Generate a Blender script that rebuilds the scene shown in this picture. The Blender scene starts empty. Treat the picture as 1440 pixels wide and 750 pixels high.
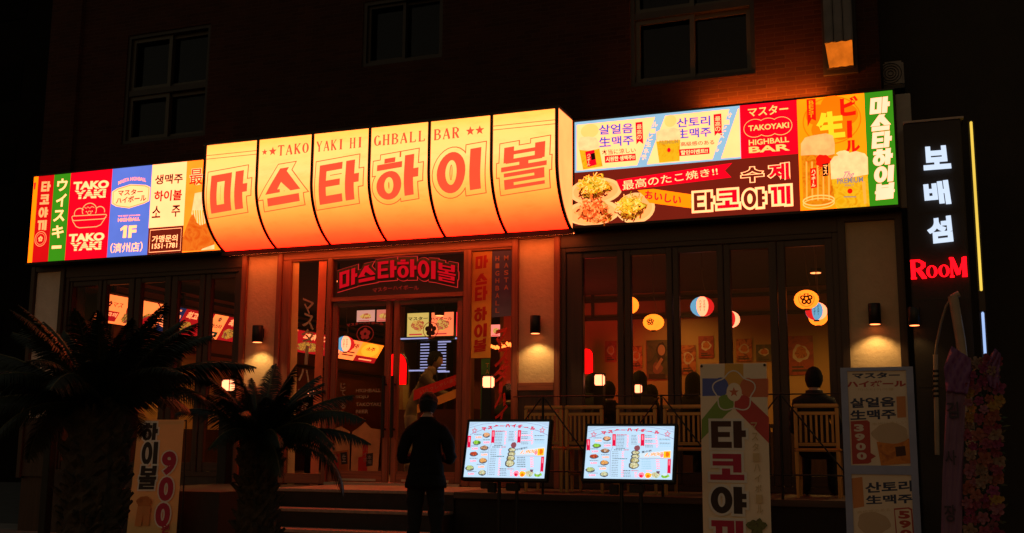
import bpy, bmesh, math, random
from mathutils import Vector, Matrix
random.seed(7)
S = bpy.context.scene
COL = S.collection
PI = math.pi

# ------------------------------------------------------------------ camera
F_PX, YAW, PITCH, ROLL = 1561.22, math.radians(20.958), math.radians(9.2513), math.radians(0.4132)
CAM_D, CAM_H = 11.9, 1.25
_r = Vector((math.cos(YAW), math.sin(YAW), 0)); _f = Vector((-math.sin(YAW), math.cos(YAW), 0)); _u = Vector((0, 0, 1))
FWD = _f * math.cos(PITCH) + _u * math.sin(PITCH)
_up = -_f * math.sin(PITCH) + _u * math.cos(PITCH)
RIGHT = _r * math.cos(ROLL) + _up * math.sin(ROLL)
UP = -_r * math.sin(ROLL) + _up * math.cos(ROLL)
EYE = Vector((0, -CAM_D, CAM_H))
cam_data = bpy.data.cameras.new('camera'); cam = bpy.data.objects.new('camera', cam_data); COL.objects.link(cam)
cam_data.sensor_fit = 'HORIZONTAL'; cam_data.sensor_width = 36.0; cam_data.lens = 36.0 * F_PX / 1440.0
cam_data.clip_start = 0.05; cam_data.clip_end = 2000
mw = Matrix((RIGHT, UP, -FWD)).transposed().to_4x4(); mw.translation = EYE
cam.matrix_world = mw
S.camera = cam

# ------------------------------------------------------------------ night sky, exposure
W = bpy.data.worlds.new('World'); S.world = W; W.use_nodes = True
nt = W.node_tree; bg = nt.nodes['Background']
sky = nt.nodes.new('ShaderNodeTexSky'); sky.sky_type = 'NISHITA'; sky.sun_disc = False
sky.sun_elevation = math.radians(0); sky.sun_rotation = math.radians(180)   # last glow of dusk behind the camera
nt.links.new(sky.outputs[0], bg.inputs[0]); bg.inputs[1].default_value = 0.155; sky.ozone_density = 0.0; sky.dust_density = 4.0
S.view_settings.view_transform = 'Standard'; S.view_settings.look = 'None'
S.view_settings.exposure = 0; S.view_settings.gamma = 1; S.view_settings.use_curve_mapping = False
S.render.engine = 'CYCLES'
cy = S.cycles
cy.use_denoising = True
try: cy.denoiser = 'OPENIMAGEDENOISE'
except Exception: pass
cy.max_bounces = 6; cy.diffuse_bounces = 3; cy.glossy_bounces = 3; cy.transmission_bounces = 4; cy.transparent_max_bounces = 12
cy.caustics_reflective = False; cy.caustics_refractive = False; cy.sample_clamp_indirect = 3.0

# ------------------------------------------------------------------ measuring helper: a pixel of the photograph seen on the plane Y
def P(px, py, Y=0.0):
    d = FWD + RIGHT * ((px - 720) / F_PX) - UP * ((py - 375) / F_PX)
    return EYE + d * ((Y + CAM_D) / d.y)
def XZ(px, py, Y=0.0):
    p = P(px, py, Y); return (p.x, p.z)
def zm(x0, y0, k):                      # coordinates of an enlarged crop -> photograph pixels
    return lambda x, y: (x0 + x / k, y0 + y / k)
def on(Y, z=None):                      # crop coordinates -> (X, Z) on the plane Y
    if z is None: return lambda x, y: XZ(x, y, Y)
    return lambda x, y: XZ(*z(x, y), Y)

# ------------------------------------------------------------------ materials
def lin(c):
    if isinstance(c, (int, float)): c = (c, c, c)
    return tuple((v / 255 / 12.92) if v / 255 <= .04045 else ((v / 255 + .055) / 1.055) ** 2.4 for v in c) + (1.0,)
MATS = {}
def mat(name, col, rough=.6, metal=0, var=.12, scale=6.0, bump=0.0, bscale=60.0, spec=.4, trans=0.0):
    if name in MATS: return MATS[name]
    m = bpy.data.materials.new(name); m.use_nodes = True; n = m.node_tree.nodes; l = m.node_tree.links
    b = n['Principled BSDF']; b.inputs['Roughness'].default_value = rough; b.inputs['Metallic'].default_value = metal
    b.inputs['Specular IOR Level'].default_value = spec
    c = col if len(col) == 4 else tuple(col) + (1.0,)
    tc = n.new('ShaderNodeTexCoord'); nz = n.new('ShaderNodeTexNoise'); nz.inputs['Scale'].default_value = scale; nz.inputs['Detail'].default_value = 6
    l.new(tc.outputs['Object'], nz.inputs['Vector'])
    cr = n.new('ShaderNodeValToRGB'); l.new(nz.outputs['Fac'], cr.inputs[0])
    cr.color_ramp.elements[0].position = .3; cr.color_ramp.elements[1].position = .7
    cr.color_ramp.elements[0].color = tuple(v * (1 - var) for v in c[:3]) + (1,)
    cr.color_ramp.elements[1].color = tuple(min(1, v * (1 + var)) for v in c[:3]) + (1,)
    l.new(cr.outputs[0], b.inputs['Base Color'])
    if bump:
        n2 = n.new('ShaderNodeTexNoise'); n2.inputs['Scale'].default_value = bscale; n2.inputs['Detail'].default_value = 8
        l.new(tc.outputs['Object'], n2.inputs['Vector'])
        bp = n.new('ShaderNodeBump'); bp.inputs['Strength'].default_value = bump; bp.inputs['Distance'].default_value = .02
        l.new(n2.outputs['Fac'], bp.inputs['Height']); l.new(bp.outputs[0], b.inputs['Normal'])
    if trans:
        tr = n.new('ShaderNodeBsdfTranslucent'); l.new(cr.outputs[0], tr.inputs[0])
        mx = n.new('ShaderNodeMixShader'); mx.inputs[0].default_value = trans
        l.new(b.outputs[0], mx.inputs[1]); l.new(tr.outputs[0], mx.inputs[2])
        l.new(mx.outputs[0], n['Material Output'].inputs[0])
    MATS[name] = m; return m
def wood(name, col, rough=.45, axis='Z', k=1.0):
    if name in MATS: return MATS[name]
    m = bpy.data.materials.new(name); m.use_nodes = True; n = m.node_tree.nodes; l = m.node_tree.links
    b = n['Principled BSDF']; b.inputs['Roughness'].default_value = rough
    tc = n.new('ShaderNodeTexCoord'); mp = n.new('ShaderNodeMapping')
    mp.inputs['Scale'].default_value = {'Z': (30 * k, 30 * k, 1.5 * k), 'X': (1.5 * k, 30 * k, 30 * k), 'Y': (30 * k, 1.5 * k, 30 * k)}[axis]
    l.new(tc.outputs['Object'], mp.inputs[0])
    nz = n.new('ShaderNodeTexNoise'); nz.inputs['Scale'].default_value = 1.0; nz.inputs['Detail'].default_value = 8; nz.inputs['Distortion'].default_value = .6
    l.new(mp.outputs[0], nz.inputs['Vector'])
    cr = n.new('ShaderNodeValToRGB'); l.new(nz.outputs['Fac'], cr.inputs[0])
    cr.color_ramp.elements[0].position = .3; cr.color_ramp.elements[1].position = .72
    cr.color_ramp.elements[0].color = tuple(v * .55 for v in col[:3]) + (1,)
    cr.color_ramp.elements[1].color = tuple(v * 1.2 for v in col[:3]) + (1,)
    l.new(cr.outputs[0], b.inputs['Base Color'])
    bp = n.new('ShaderNodeBump'); bp.inputs['Strength'].default_value = .25; bp.inputs['Distance'].default_value = .004
    l.new(nz.outputs['Fac'], bp.inputs['Height']); l.new(bp.outputs[0], b.inputs['Normal'])
    MATS[name] = m; return m
OVER = 3.0                                # the photograph clips the lit reds: true radiance is beyond white
def over(c, k): return (c[0] * (1 + (k - 1) * min(1, max(0, (c[0] - .75) / .2))), c[1], c[2], 1)
def glow(name, srgb, k=1.0, var=.05, scale=4.0, ov=None):
    """lit surface: backlit print, screen or lamp"""
    if name in MATS: return MATS[name]
    m = bpy.data.materials.new(name); m.use_nodes = True; n = m.node_tree.nodes; l = m.node_tree.links
    n.remove(n['Principled BSDF']); e = n.new('ShaderNodeEmission'); e.inputs[1].default_value = k
    c = over(lin(srgb), OVER if ov is None else ov)
    tc = n.new('ShaderNodeTexCoord'); nz = n.new('ShaderNodeTexNoise'); nz.inputs['Scale'].default_value = scale; nz.inputs['Detail'].default_value = 3
    l.new(tc.outputs['Object'], nz.inputs['Vector'])
    cr = n.new('ShaderNodeValToRGB'); l.new(nz.outputs['Fac'], cr.inputs[0])
    cr.color_ramp.elements[0].position = .3; cr.color_ramp.elements[1].position = .7
    cr.color_ramp.elements[0].color = tuple(v * (1 - var) for v in c[:3]) + (1,)
    cr.color_ramp.elements[1].color = tuple(v * (1 + var) for v in c[:3]) + (1,)
    l.new(cr.outputs[0], e.inputs[0]); l.new(e.outputs[0], n['Material Output'].inputs[0])
    MATS[name] = m; return m
def food(name, cols, k=None, scale=30.0):
    """printed picture of food: mottled colours; k = backlight strength (None: an unlit print)"""
    if name in MATS: return MATS[name]
    m = bpy.data.materials.new(name); m.use_nodes = True; n = m.node_tree.nodes; l = m.node_tree.links
    tc = n.new('ShaderNodeTexCoord'); nz = n.new('ShaderNodeTexNoise'); nz.inputs['Scale'].default_value = scale; nz.inputs['Detail'].default_value = 4; nz.inputs['Distortion'].default_value = 1.5
    l.new(tc.outputs['Object'], nz.inputs['Vector'])
    cr = n.new('ShaderNodeValToRGB'); l.new(nz.outputs['Fac'], cr.inputs[0])
    el = cr.color_ramp.elements
    while len(el) < len(cols): el.new(.5)
    for i, c in enumerate(cols):
        el[i].position = .32 + .36 * i / (len(cols) - 1); el[i].color = lin(c)
    if k is None:
        l.new(cr.outputs[0], n['Principled BSDF'].inputs['Base Color'])
        n['Principled BSDF'].inputs['Roughness'].default_value = .5
    else:
        n.remove(n['Principled BSDF']); e = n.new('ShaderNodeEmission'); e.inputs[1].default_value = k
        l.new(cr.outputs[0], e.inputs[0]); l.new(e.outputs[0], n['Material Output'].inputs[0])
    MATS[name] = m; return m
def glass(name, tint=(.92, .92, .92), refl=.06):
    if name in MATS: return MATS[name]
    m = bpy.data.materials.new(name); m.use_nodes = True; n = m.node_tree.nodes; l = m.node_tree.links
    n.remove(n['Principled BSDF'])
    t = n.new('ShaderNodeBsdfTransparent'); t.inputs[0].default_value = tuple(tint) + (1,)
    g = n.new('ShaderNodeBsdfGlossy'); g.inputs['Roughness'].default_value = .02
    fr = n.new('ShaderNodeFresnel'); fr.inputs['IOR'].default_value = 1.28
    mx = n.new('ShaderNodeMixShader'); l.new(fr.outputs[0], mx.inputs[0]); l.new(t.outputs[0], mx.inputs[1]); l.new(g.outputs[0], mx.inputs[2])
    l.new(mx.outputs[0], n['Material Output'].inputs[0]); MATS[name] = m; return m
def brick_mat():
    m = bpy.data.materials.new('brick'); m.use_nodes = True; n = m.node_tree.nodes; l = m.node_tree.links
    b = n['Principled BSDF']; b.inputs['Roughness'].default_value = .85; b.inputs['Specular IOR Level'].default_value = .2
    tc = n.new('ShaderNodeTexCoord'); sx = n.new('ShaderNodeSeparateXYZ'); cb = n.new('ShaderNodeCombineXYZ')
    l.new(tc.outputs['Object'], sx.inputs[0]); ad = n.new('ShaderNodeMath'); ad.operation = 'ADD'
    l.new(sx.outputs[0], ad.inputs[0]); l.new(sx.outputs[1], ad.inputs[1]); l.new(ad.outputs[0], cb.inputs[0]); l.new(sx.outputs[2], cb.inputs[1])
    br = n.new('ShaderNodeTexBrick'); br.inputs['Scale'].default_value = 1.0; br.inputs['Brick Width'].default_value = .21; br.inputs['Row Height'].default_value = .052
    br.inputs['Mortar Size'].default_value = .006; br.inputs['Mortar Smooth'].default_value = .3; br.inputs['Bias'].default_value = -.1
    br.inputs['Color1'].default_value = (.052, .016, .009, 1); br.inputs['Color2'].default_value = (.034, .010, .006, 1); br.inputs['Mortar'].default_value = (.062, .028, .018, 1)
    l.new(cb.outputs[0], br.inputs['Vector'])
    nz = n.new('ShaderNodeTexNoise'); nz.inputs['Scale'].default_value = 2.3; nz.inputs['Detail'].default_value = 8; l.new(tc.outputs['Object'], nz.inputs['Vector'])
    mx = n.new('ShaderNodeMix'); mx.data_type = 'RGBA'; mx.blend_type = 'MULTIPLY'; mx.inputs[0].default_value = .6
    l.new(br.outputs['Color'], mx.inputs[6]); l.new(nz.outputs['Fac'], mx.inputs[7]); l.new(mx.outputs[2], b.inputs['Base Color'])
    bp = n.new('ShaderNodeBump'); bp.inputs['Strength'].default_value = .9; bp.inputs['Distance'].default_value = .012; bp.invert = True
    l.new(br.outputs['Fac'], bp.inputs['Height']); l.new(bp.outputs[0], b.inputs['Normal'])
    return m

# ------------------------------------------------------------------ object helpers
def world_off(o):
    v = Vector((0, 0, 0))
    while o: v += o.location; o = o.parent
    return v
def tag(o, label=None, cat=None, group=None, kind=None):
    if label: o['label'] = label
    if cat: o['category'] = cat
    if group: o['group'] = group
    if kind: o['kind'] = kind
    return o
def thing(name, label, cat, loc=(0, 0, 0), group=None):
    o = bpy.data.objects.new(name, None); COL.objects.link(o); o.location = loc; o.empty_display_size = .1
    return tag(o, label, cat, group)
def dup(o, loc=None, rz=None, label=None):
    c = o.copy(); COL.objects.link(c)
    if loc is not None: c.location = loc
    if rz is not None: c.rotation_euler = (0, 0, rz)
    if label: c['label'] = label
    for ch in list(o.children):
        k = ch.copy(); COL.objects.link(k); k.parent = c
        for g in list(ch.children):
            j = g.copy(); COL.objects.link(j); j.parent = k
    return c
class MB:
    def __init__(s): s.v = []; s.f = []; s.m = []; s.sm = []; s.mats = []
    def mi(s, m):
        if m not in s.mats: s.mats.append(m)
        return s.mats.index(m)
    def add(s, vs, fs, m, smooth=False):
        o = len(s.v); s.v += [tuple(v) for v in vs]; i = s.mi(m)
        for f in fs: s.f.append(tuple(o + k for k in f)); s.m.append(i); s.sm.append(smooth)
    def box(s, x0, x1, y0, y1, z0, z1, m):
        if x0 > x1: x0, x1 = x1, x0
        if y0 > y1: y0, y1 = y1, y0
        if z0 > z1: z0, z1 = z1, z0
        s.add([(x, y, z) for z in (z0, z1) for y in (y0, y1) for x in (x0, x1)],
              [(0, 2, 3, 1), (4, 5, 7, 6), (0, 1, 5, 4), (2, 6, 7, 3), (0, 4, 6, 2), (1, 3, 7, 5)], m)
    def bev(s, x0, x1, y0, y1, z0, z1, m, r=.008):
        """box with bevelled edges"""
        bm = bmesh.new(); bmesh.ops.create_cube(bm, size=1)
        for v in bm.verts: v.co = Vector(((x0 + x1) / 2 + v.co.x * abs(x1 - x0), (y0 + y1) / 2 + v.co.y * abs(y1 - y0), (z0 + z1) / 2 + v.co.z * abs(z1 - z0)))
        bmesh.ops.bevel(bm, geom=bm.edges[:], offset=r, segments=2, affect='EDGES')
        s.bm(bm, m)
    def bm(s, bm, m, smooth=False):
        bm.verts.index_update(); s.add([v.co.copy() for v in bm.verts], [[v.index for v in f.verts] for f in bm.faces], m, smooth); bm.free()
    def tube(s, pts, r, m, n=8, cap=True):
        pts = [Vector(p) for p in pts]; rs = r if isinstance(r, (list, tuple)) else [r] * len(pts)
        vs = []; fs = []; prev = None
        for i, p in enumerate(pts):
            t = (pts[min(i + 1, len(pts) - 1)] - pts[max(i - 1, 0)]).normalized()
            if prev is None: a = t.orthogonal().normalized()
            else:
                a = (prev - t * prev.dot(t)).normalized()
            prev = a; b = t.cross(a)
            for k in range(n):
                q = 2 * PI * k / n; vs.append(p + (a * math.cos(q) + b * math.sin(q)) * rs[i])
        for i in range(len(pts) - 1):
            for k in range(n):
                fs.append((i * n + k, i * n + (k + 1) % n, (i + 1) * n + (k + 1) % n, (i + 1) * n + k))
        s.add(vs, fs, m, True)
        if cap:
            s.add(vs[:n], [tuple(range(n))[::-1]], m); s.add(vs[-n:], [tuple(range(n))], m)
    def lathe(s, prof, m, c=(0, 0, 0), n=20, sx=1, sy=1):
        vs = []; fs = []
        for r, z in prof:
            for k in range(n):
                q = 2 * PI * k / n; vs.append((c[0] + r * sx * math.cos(q), c[1] + r * sy * math.sin(q), c[2] + z))
        for i in range(len(prof) - 1):
            for k in range(n): fs.append((i * n + k, i * n + (k + 1) % n, (i + 1) * n + (k + 1) % n, (i + 1) * n + k))
        s.add(vs, fs, m, True)
        if prof[0][0] > 1e-4: s.add(vs[:n], [tuple(range(n))[::-1]], m)
        if prof[-1][0] > 1e-4: s.add(vs[-n:], [tuple(range(n))], m)
    def ball(s, c, rx, ry, rz, m, n=16, k=10):
        prof = [(max(1e-5, math.sin(PI * i / k)), -math.cos(PI * i / k) * rz) for i in range(k + 1)]
        s.lathe(prof, m, c, n, rx, ry)
    def prism(s, pts, y0, y1, m):
        """outline in (x, z) extruded between y0 and y1"""
        n = len(pts); vs = [(x, y0, z) for x, z in pts] + [(x, y1, z) for x, z in pts]
        s.add(vs, [tuple(range(n)), tuple(range(2 * n - 1, n - 1, -1))] + [(i, n + i, n + (i + 1) % n, (i + 1) % n) for i in range(n)], m)
    def build(s, name, parent=None, label=None, cat=None, group=None, kind=None, fixn=True):
        off = world_off(parent) if parent else Vector((0, 0, 0))
        me = bpy.data.meshes.new(name); me.from_pydata([tuple(Vector(v) - off) for v in s.v], [], s.f)
        for m in s.mats: me.materials.append(m)
        me.polygons.foreach_set('material_index', s.m); me.polygons.foreach_set('use_smooth', s.sm)
        if fixn:
            bm = bmesh.new(); bm.from_mesh(me); bmesh.ops.recalc_face_normals(bm, faces=bm.faces[:]); bm.to_mesh(me); bm.free()
        me.update(); o = bpy.data.objects.new(name, me); COL.objects.link(o)
        if parent: o.parent = parent
        return tag(o, label, cat, group, kind)

# ------------------------------------------------------------------ flat artwork: prints, signs, screens
TMP = bpy.data.scenes.new('type_setting')
_txt = {}
def text_mesh(body, bold=0.0):
    key = (body, round(bold, 3))
    if key in _txt: return _txt[key]
    c = bpy.data.curves.new('t', 'FONT'); c.body = body; c.offset = bold; c.resolution_u = 4
    o = bpy.data.objects.new('t', c); TMP.collection.objects.link(o)
    vl = TMP.view_layers[0]; vl.update(); dg = vl.depsgraph
    me = bpy.data.meshes.new_from_object(o.evaluated_get(dg))
    vs = [(v.co.x, v.co.y) for v in me.vertices]; fs = [tuple(p.vertices) for p in me.polygons]
    bpy.data.objects.remove(o); bpy.data.curves.remove(c); bpy.data.meshes.remove(me)
    _txt[key] = (vs, fs); return _txt[key]

def bars(*b): return [[(x0, y0), (x1, y0), (x1, y1), (x0, y1)] for x0, y0, x1, y1 in b]
AH = [(.66, 0, .88, 1), (.86, .42, 1, .64)]
HG = {
 '마': bars((0, 0, .18, 1), (.38, 0, .56, 1), (.1, .8, .5, 1), (.1, 0, .5, .2), *AH),
 '스': [[(0, .33), (.3, .33), (.66, 1), (.4, 1)], [(.40, .66), (.72, .33), (1, .33), (.60, .9)]] + bars((.05, 0, .95, .22), (.2, .33, .42, .42)),
 '타': bars((0, 0, .18, 1), (.1, .82, .57, 1), (.1, .42, .53, .58), (.1, 0, .58, .2), *AH),
 '하': bars((.17, .88, .43, 1), (0, .72, .6, .87), *AH) + [('ring', .3, .32, .3, .35, .11, .2)],
 '이': bars((.75, 0, 1, 1)) + [('ring', .33, .5, .33, .5, .13, .3)],
 '볼': bars((.05, .62, .27, 1), (.73, .62, .95, 1), (.2, .8, .8, .89), (.1, .6, .9, .7), (.4, .5, .6, .61), (0, .42, 1, .53),
           (.06, .29, .95, .38), (.73, .2, .95, .3), (.06, .145, .95, .23), (.06, .06, .27, .16), (.06, 0, .95, .08)),
 '코': bars((.08, .84, .92, 1), (.7, .3, .92, .86), (.08, .57, .74, .71), (.36, .15, .58, .42), (0, 0, 1, .18)),
 '야': bars((.66, 0, .88, 1), (.86, .57, 1, .74), (.86, .25, 1, .42)) + [('ring', .3, .5, .3, .5, .12, .29)],
 '끼': bars((.02, .8, .34, 1), (.16, .05, .34, .84), (.37, .8, .72, 1), (.53, .05, .72, .84), (.79, 0, 1, 1)),
}
def grow_poly(pts, g, ax, ay):
    if g == 0: return pts
    n = len(pts); out = []
    q = [Vector((x * ax, y * ay)) for x, y in pts]
    for i in range(n):
        a, b, c = q[i - 1], q[i], q[(i + 1) % n]
        d1 = (b - a).normalized(); d2 = (c - b).normalized()
        n1 = Vector((d1.y, -d1.x)); n2 = Vector((d2.y, -d2.x))
        k = (n1 + n2); k = k / max(.45, k.length_squared / 2) if k.length > 1e-6 else n1
        p = b + k * g; out.append((p.x / ax, p.y / ay))
    return out

class Art:
    """2D artwork; input coordinates pass through m() into plane coordinates (u, v) in metres"""
    STEP = .00025
    def __init__(s, m=None): s.m = m or (lambda x, y: (x, y)); s.v = []; s.f = []; s.mi = []; s.mats = []; s.z = 0.0
    def _mat(s, m):
        if m not in s.mats: s.mats.append(m)
        return s.mats.index(m)
    def raw(s, uv, faces, m, step=True):
        if step: s.z += s.STEP
        o = len(s.v); s.v += [(u, v, s.z) for u, v in uv]; i = s._mat(m)
        for f in faces: s.f.append(tuple(o + k for k in f)); s.mi.append(i)
    def layer(s, k=1): s.z += .0012 * k
    def poly(s, pts, m, step=True):
        q = [s.m(*p) for p in pts]; s.raw(q, [tuple(range(len(q)))], m, step)
    def rect(s, x0, y0, x1, y1, m, step=True): s.poly([(x0, y0), (x1, y0), (x1, y1), (x0, y1)], m, step)
    def quad_of(s, box):
        if len(box) == 4 and not isinstance(box[0], (tuple, list)):
            x0, y0, x1, y1 = box; ym = (y0 + y1) / 2; xm = (x0 + x1) / 2
            u0, u1 = s.m(x0, ym)[0], s.m(x1, ym)[0]; va, vb = s.m(xm, y0)[1], s.m(xm, y1)[1]
            vt, vo = max(va, vb), min(va, vb)
            return [(u0, vt), (u1, vt), (u1, vo), (u0, vo)]
        return [s.m(*p) for p in box]      # TL, TR, BR, BL
    @staticmethod
    def bil(q, a, b):                       # a right 0..1, b up 0..1
        (tl, tr, br, bl) = q
        return ((1 - a) * ((1 - b) * bl[0] + b * tl[0]) + a * ((1 - b) * br[0] + b * tr[0]),
                (1 - a) * ((1 - b) * bl[1] + b * tl[1]) + a * ((1 - b) * br[1] + b * tr[1]))
    def text(s, body, box, m, bold=.0, outline=None, arch=0.0, shear=0.0):
        q = s.quad_of(box); vs, fs = text_mesh(body, bold)
        if not vs: return
        xs = [v[0] for v in vs]; ys = [v[1] for v in vs]
        x0, x1, y0, y1 = min(xs), max(xs), min(ys), max(ys)
        if body in ('ー', '一', 'ㅡ'): c = (y0 + y1) / 2; y0, y1 = c - .06, c + .06
        def place(vv):
            out = []
            for x, y in vv:
                a = (x - x0) / max(1e-6, x1 - x0); b = (y - y0) / max(1e-6, y1 - y0)
                b += arch * (1 - (2 * a - 1) ** 2) - arch * .5; a += shear * (b - .5)
                out.append(s.bil(q, a, b))
            return out
        if outline:
            for om, ob in outline:
                ov, of = text_mesh(body, ob); s.raw(place(ov), of, om); s.layer()
        s.raw(place(vs), fs, m)
    def vtext(s, body, boxes, m, bold=0.0, **k):
        for ch, b in zip(body, boxes): s.text(ch, b, m, bold, **k)
    def column(s, body, x0, y0, x1, y1, m, bold=0.0, gap=.12, dx=0.0, **k):
        n = len(body); h = (y1 - y0) / n
        for i, ch in enumerate(body):
            if ch == ' ': continue
            sx = dx * i / max(1, n - 1)
            if ch == 'ー': s.rect((x0 + x1) / 2 + sx - (x1 - x0) * .08, y0 + h * i + h * .12, (x0 + x1) / 2 + sx + (x1 - x0) * .08, y0 + h * (i + 1) - h * .12, m)
            else: s.text(ch, (x0 + sx, y0 + h * (i + gap / 2), x1 + sx, y0 + h * (i + 1 - gap / 2)), m, bold, **k)
    def hangul(s, ch, box, m, grow=0.0, shear=0.0, dy=0.0):
        q = s.quad_of(box)
        ax = math.dist(q[0], q[1]); ay = math.dist(q[0], q[3])
        for it in HG[ch]:
            if it[0] == 'ring':
                _, cx, cyy, rx, ry, ix, iy = it; n = 28
                o = [(cx + (rx + grow / ax) * math.cos(2 * PI * k / n), cyy + (ry + grow / ay) * math.sin(2 * PI * k / n)) for k in range(n)]
                ix -= grow / ax; iy -= grow / ay
                if ix > .01 and iy > .01:
                    o += [(cx + ix * math.cos(2 * PI * k / n), cyy + iy * math.sin(2 * PI * k / n)) for k in range(n)]
                    fs = [(k, (k + 1) % n, n + (k + 1) % n, n + k) for k in range(n)]
                else: fs = [tuple(range(n))]
                pts = o
            else:
                pts = grow_poly(it, grow, ax, ay); fs = [tuple(range(len(pts)))]
            s.raw([s.bil(q, a + shear * (b - .5), b + dy * (a - .5)) for a, b in pts], fs, m)
    def ell(s, box, m, n=24, step=True):
        q = s.quad_of(box); s.raw([s.bil(q, .5 + .5 * math.cos(2 * PI * k / n), .5 + .5 * math.sin(2 * PI * k / n)) for k in range(n)], [tuple(range(n))], m, step)
    def blob(s, box, m, n=26, amp=.14, seed=1):
        rr = random.Random(seed); q = s.quad_of(box); ph = [rr.uniform(0, 6.28) for _ in range(4)]
        pts = []
        for k in range(n):
            t = 2 * PI * k / n; r = .5 * (1 - amp + amp * .5 * (math.sin(3 * t + ph[0]) + math.sin(7 * t + ph[1]) * .7 + math.sin(5 * t + ph[2]) * .5))
            pts.append(s.bil(q, .5 + r * math.cos(t), .5 + r * math.sin(t)))
        s.raw(pts, [tuple(range(n))], m)
    def shreds(s, box, mats, n, L, w, seed=1, curl=1.5):
        """short curved strokes scattered in an ellipse: grated or flaked topping"""
        rr = random.Random(seed); q = s.quad_of(box)
        for _ in range(n):
            t, r = rr.uniform(0, 2 * PI), math.sqrt(rr.random()) * .40; c = s.bil(q, .5 + r * math.cos(t), .5 + r * math.sin(t)); a = rr.uniform(0, 2 * PI); k = rr.uniform(-curl, curl); l = L * rr.uniform(.5, 1.2); p = [c]
            for i in range(4): a += k / 4; p.append((p[-1][0] + math.cos(a) * l / 4, p[-1][1] + math.sin(a) * l / 4))
            s._line(p, w * rr.uniform(.6, 1.3), rr.choice(mats)); s.z -= s.STEP * .6
    def ring(s, box, w, m, n=32, a0=0, a1=2 * PI):
        q = s.quad_of(box); cx = sum(p[0] for p in q) / 4; cyy = sum(p[1] for p in q) / 4
        pts = [s.bil(q, .5 + .5 * math.cos(a0 + (a1 - a0) * k / n), .5 + .5 * math.sin(a0 + (a1 - a0) * k / n)) for k in range(n + 1)]
        s._line(pts, w, m)
    def _line(s, pts, w, m):
        s.z += s.STEP; vs = []; n = len(pts)
        for i, p in enumerate(pts):
            a = Vector(pts[max(0, i - 1)]); b = Vector(pts[min(n - 1, i + 1)])
            if i in (0, n - 1) and math.dist(pts[0], pts[-1]) < 1e-6 and n > 3: a, b = Vector(pts[-2]), Vector(pts[1])
            t = (b - a); t = t.normalized() if t.length > 1e-9 else Vector((1, 0)); nn = Vector((-t.y, t.x)) * w / 2
            vs += [(p[0] + nn.x, p[1] + nn.y), (p[0] - nn.x, p[1] - nn.y)]
        o = len(s.v); s.v += [(u, v, s.z) for u, v in vs]; i = s._mat(m)
        for k in range(n - 1): s.f.append((o + 2 * k, o + 2 * k + 1, o + 2 * k + 3, o + 2 * k + 2)); s.mi.append(i)
    def line(s, pts, w, m, closed=False):
        q = [s.m(*p) for p in pts]
        if closed: q.append(q[0])
        s._line(q, w, m)
    def star(s, c, r, m, hollow=0):
        cx, cyy = s.m(*c)
        pts = [(cx + r * (1 if k % 2 == 0 else .42) * math.sin(PI * k / 5), cyy + r * (1 if k % 2 == 0 else .42) * math.cos(PI * k / 5)) for k in range(10)]
        if hollow: s._line(pts + [pts[0]], hollow, m)
        else: s.raw(pts, [tuple(range(10))], m)
    def blossom(s, c, r, m, centre=None):
        cx, cyy = s.m(*c); n = 14
        for k in range(5):
            a = PI / 2 + 2 * PI * k / 5; px, py = cx + r * .58 * math.cos(a), cyy + r * .58 * math.sin(a)
            s.raw([(px + r * .4 * math.cos(2 * PI * j / n), py + r * .4 * math.sin(2 * PI * j / n)) for j in range(n)], [tuple(range(n))], m)
        if centre: s.raw([(cx + r * .25 * math.cos(2 * PI * j / n), cyy + r * .25 * math.sin(2 * PI * j / n)) for j in range(n)], [tuple(range(n))], centre)
    def flush(s, name, parent, **k):
        """build what has been drawn so far as one object and go on above it"""
        o = s.build(name, parent, **k); s.v, s.f, s.mi, s.mats = [], [], [], []; return o
    def build(s, name, parent, org=(0, 0, 0), u=(1, 0, 0), v=(0, 0, 1), n=(0, -1, 0), fn=None, cuts=None, base=0.0):
        u, v, n, org = Vector(u), Vector(v), Vector(n), Vector(org)
        me = bpy.data.meshes.new(name)
        me.from_pydata([(a, b, c) for a, b, c in s.v], [], s.f)
        me.polygons.foreach_set('material_index', s.mi)
        if cuts:
            bm = bmesh.new(); bm.from_mesh(me)
            for c in cuts:
                bmesh.ops.bisect_plane(bm, geom=bm.verts[:] + bm.edges[:] + bm.faces[:], plane_co=(0, c, 0), plane_no=(0, 1, 0))
            bm.to_mesh(me); bm.free()
        off = world_off(parent) if parent else Vector()
        for w in me.vertices:
            a, b, c = w.co; c += base
            w.co = (fn(a, b, c) if fn else org + u * a + v * b + n * c) - off
        for m in s.mats: me.materials.append(m)
        me.update(); o = bpy.data.objects.new(name, me); COL.objects.link(o); o.parent = parent
        return o
# ------------------------------------------------------------------ common materials
ENTRY = wood('red_brown_entrance_timber', (.26, .075, .034), .5); ENTRYX = wood('red_brown_entrance_rail', (.26, .075, .034), .5, 'X')
BROWN = wood('dark_brown_timber', (.038, .014, .008), .5)
BROWNX = wood('dark_brown_beam', (.04, .015, .0085), .5, 'X')
STUCCO = mat('cream_stucco', (.54, .39, .23), .85, var=.05, scale=9, bump=.32, bscale=26)
GREYST = mat('grey_stucco', (.62, .52, .46), .9, var=.1, scale=5, bump=.4, bscale=30)
BLACKM = mat('black_metal', (.012, .012, .013), .4, .3, var=.2)
DARKPAINT = mat('dark_sheet_metal', (.014, .012, .011), .5, .2, var=.2)
ALU = mat('painted_aluminium', (.032, .029, .022), .4, .2, var=.1)
GLASS = glass('window_glass'); NIGHTGLASS = glass('dark_room_glass', (.25, .25, .28))
BRICK = brick_mat()

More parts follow.
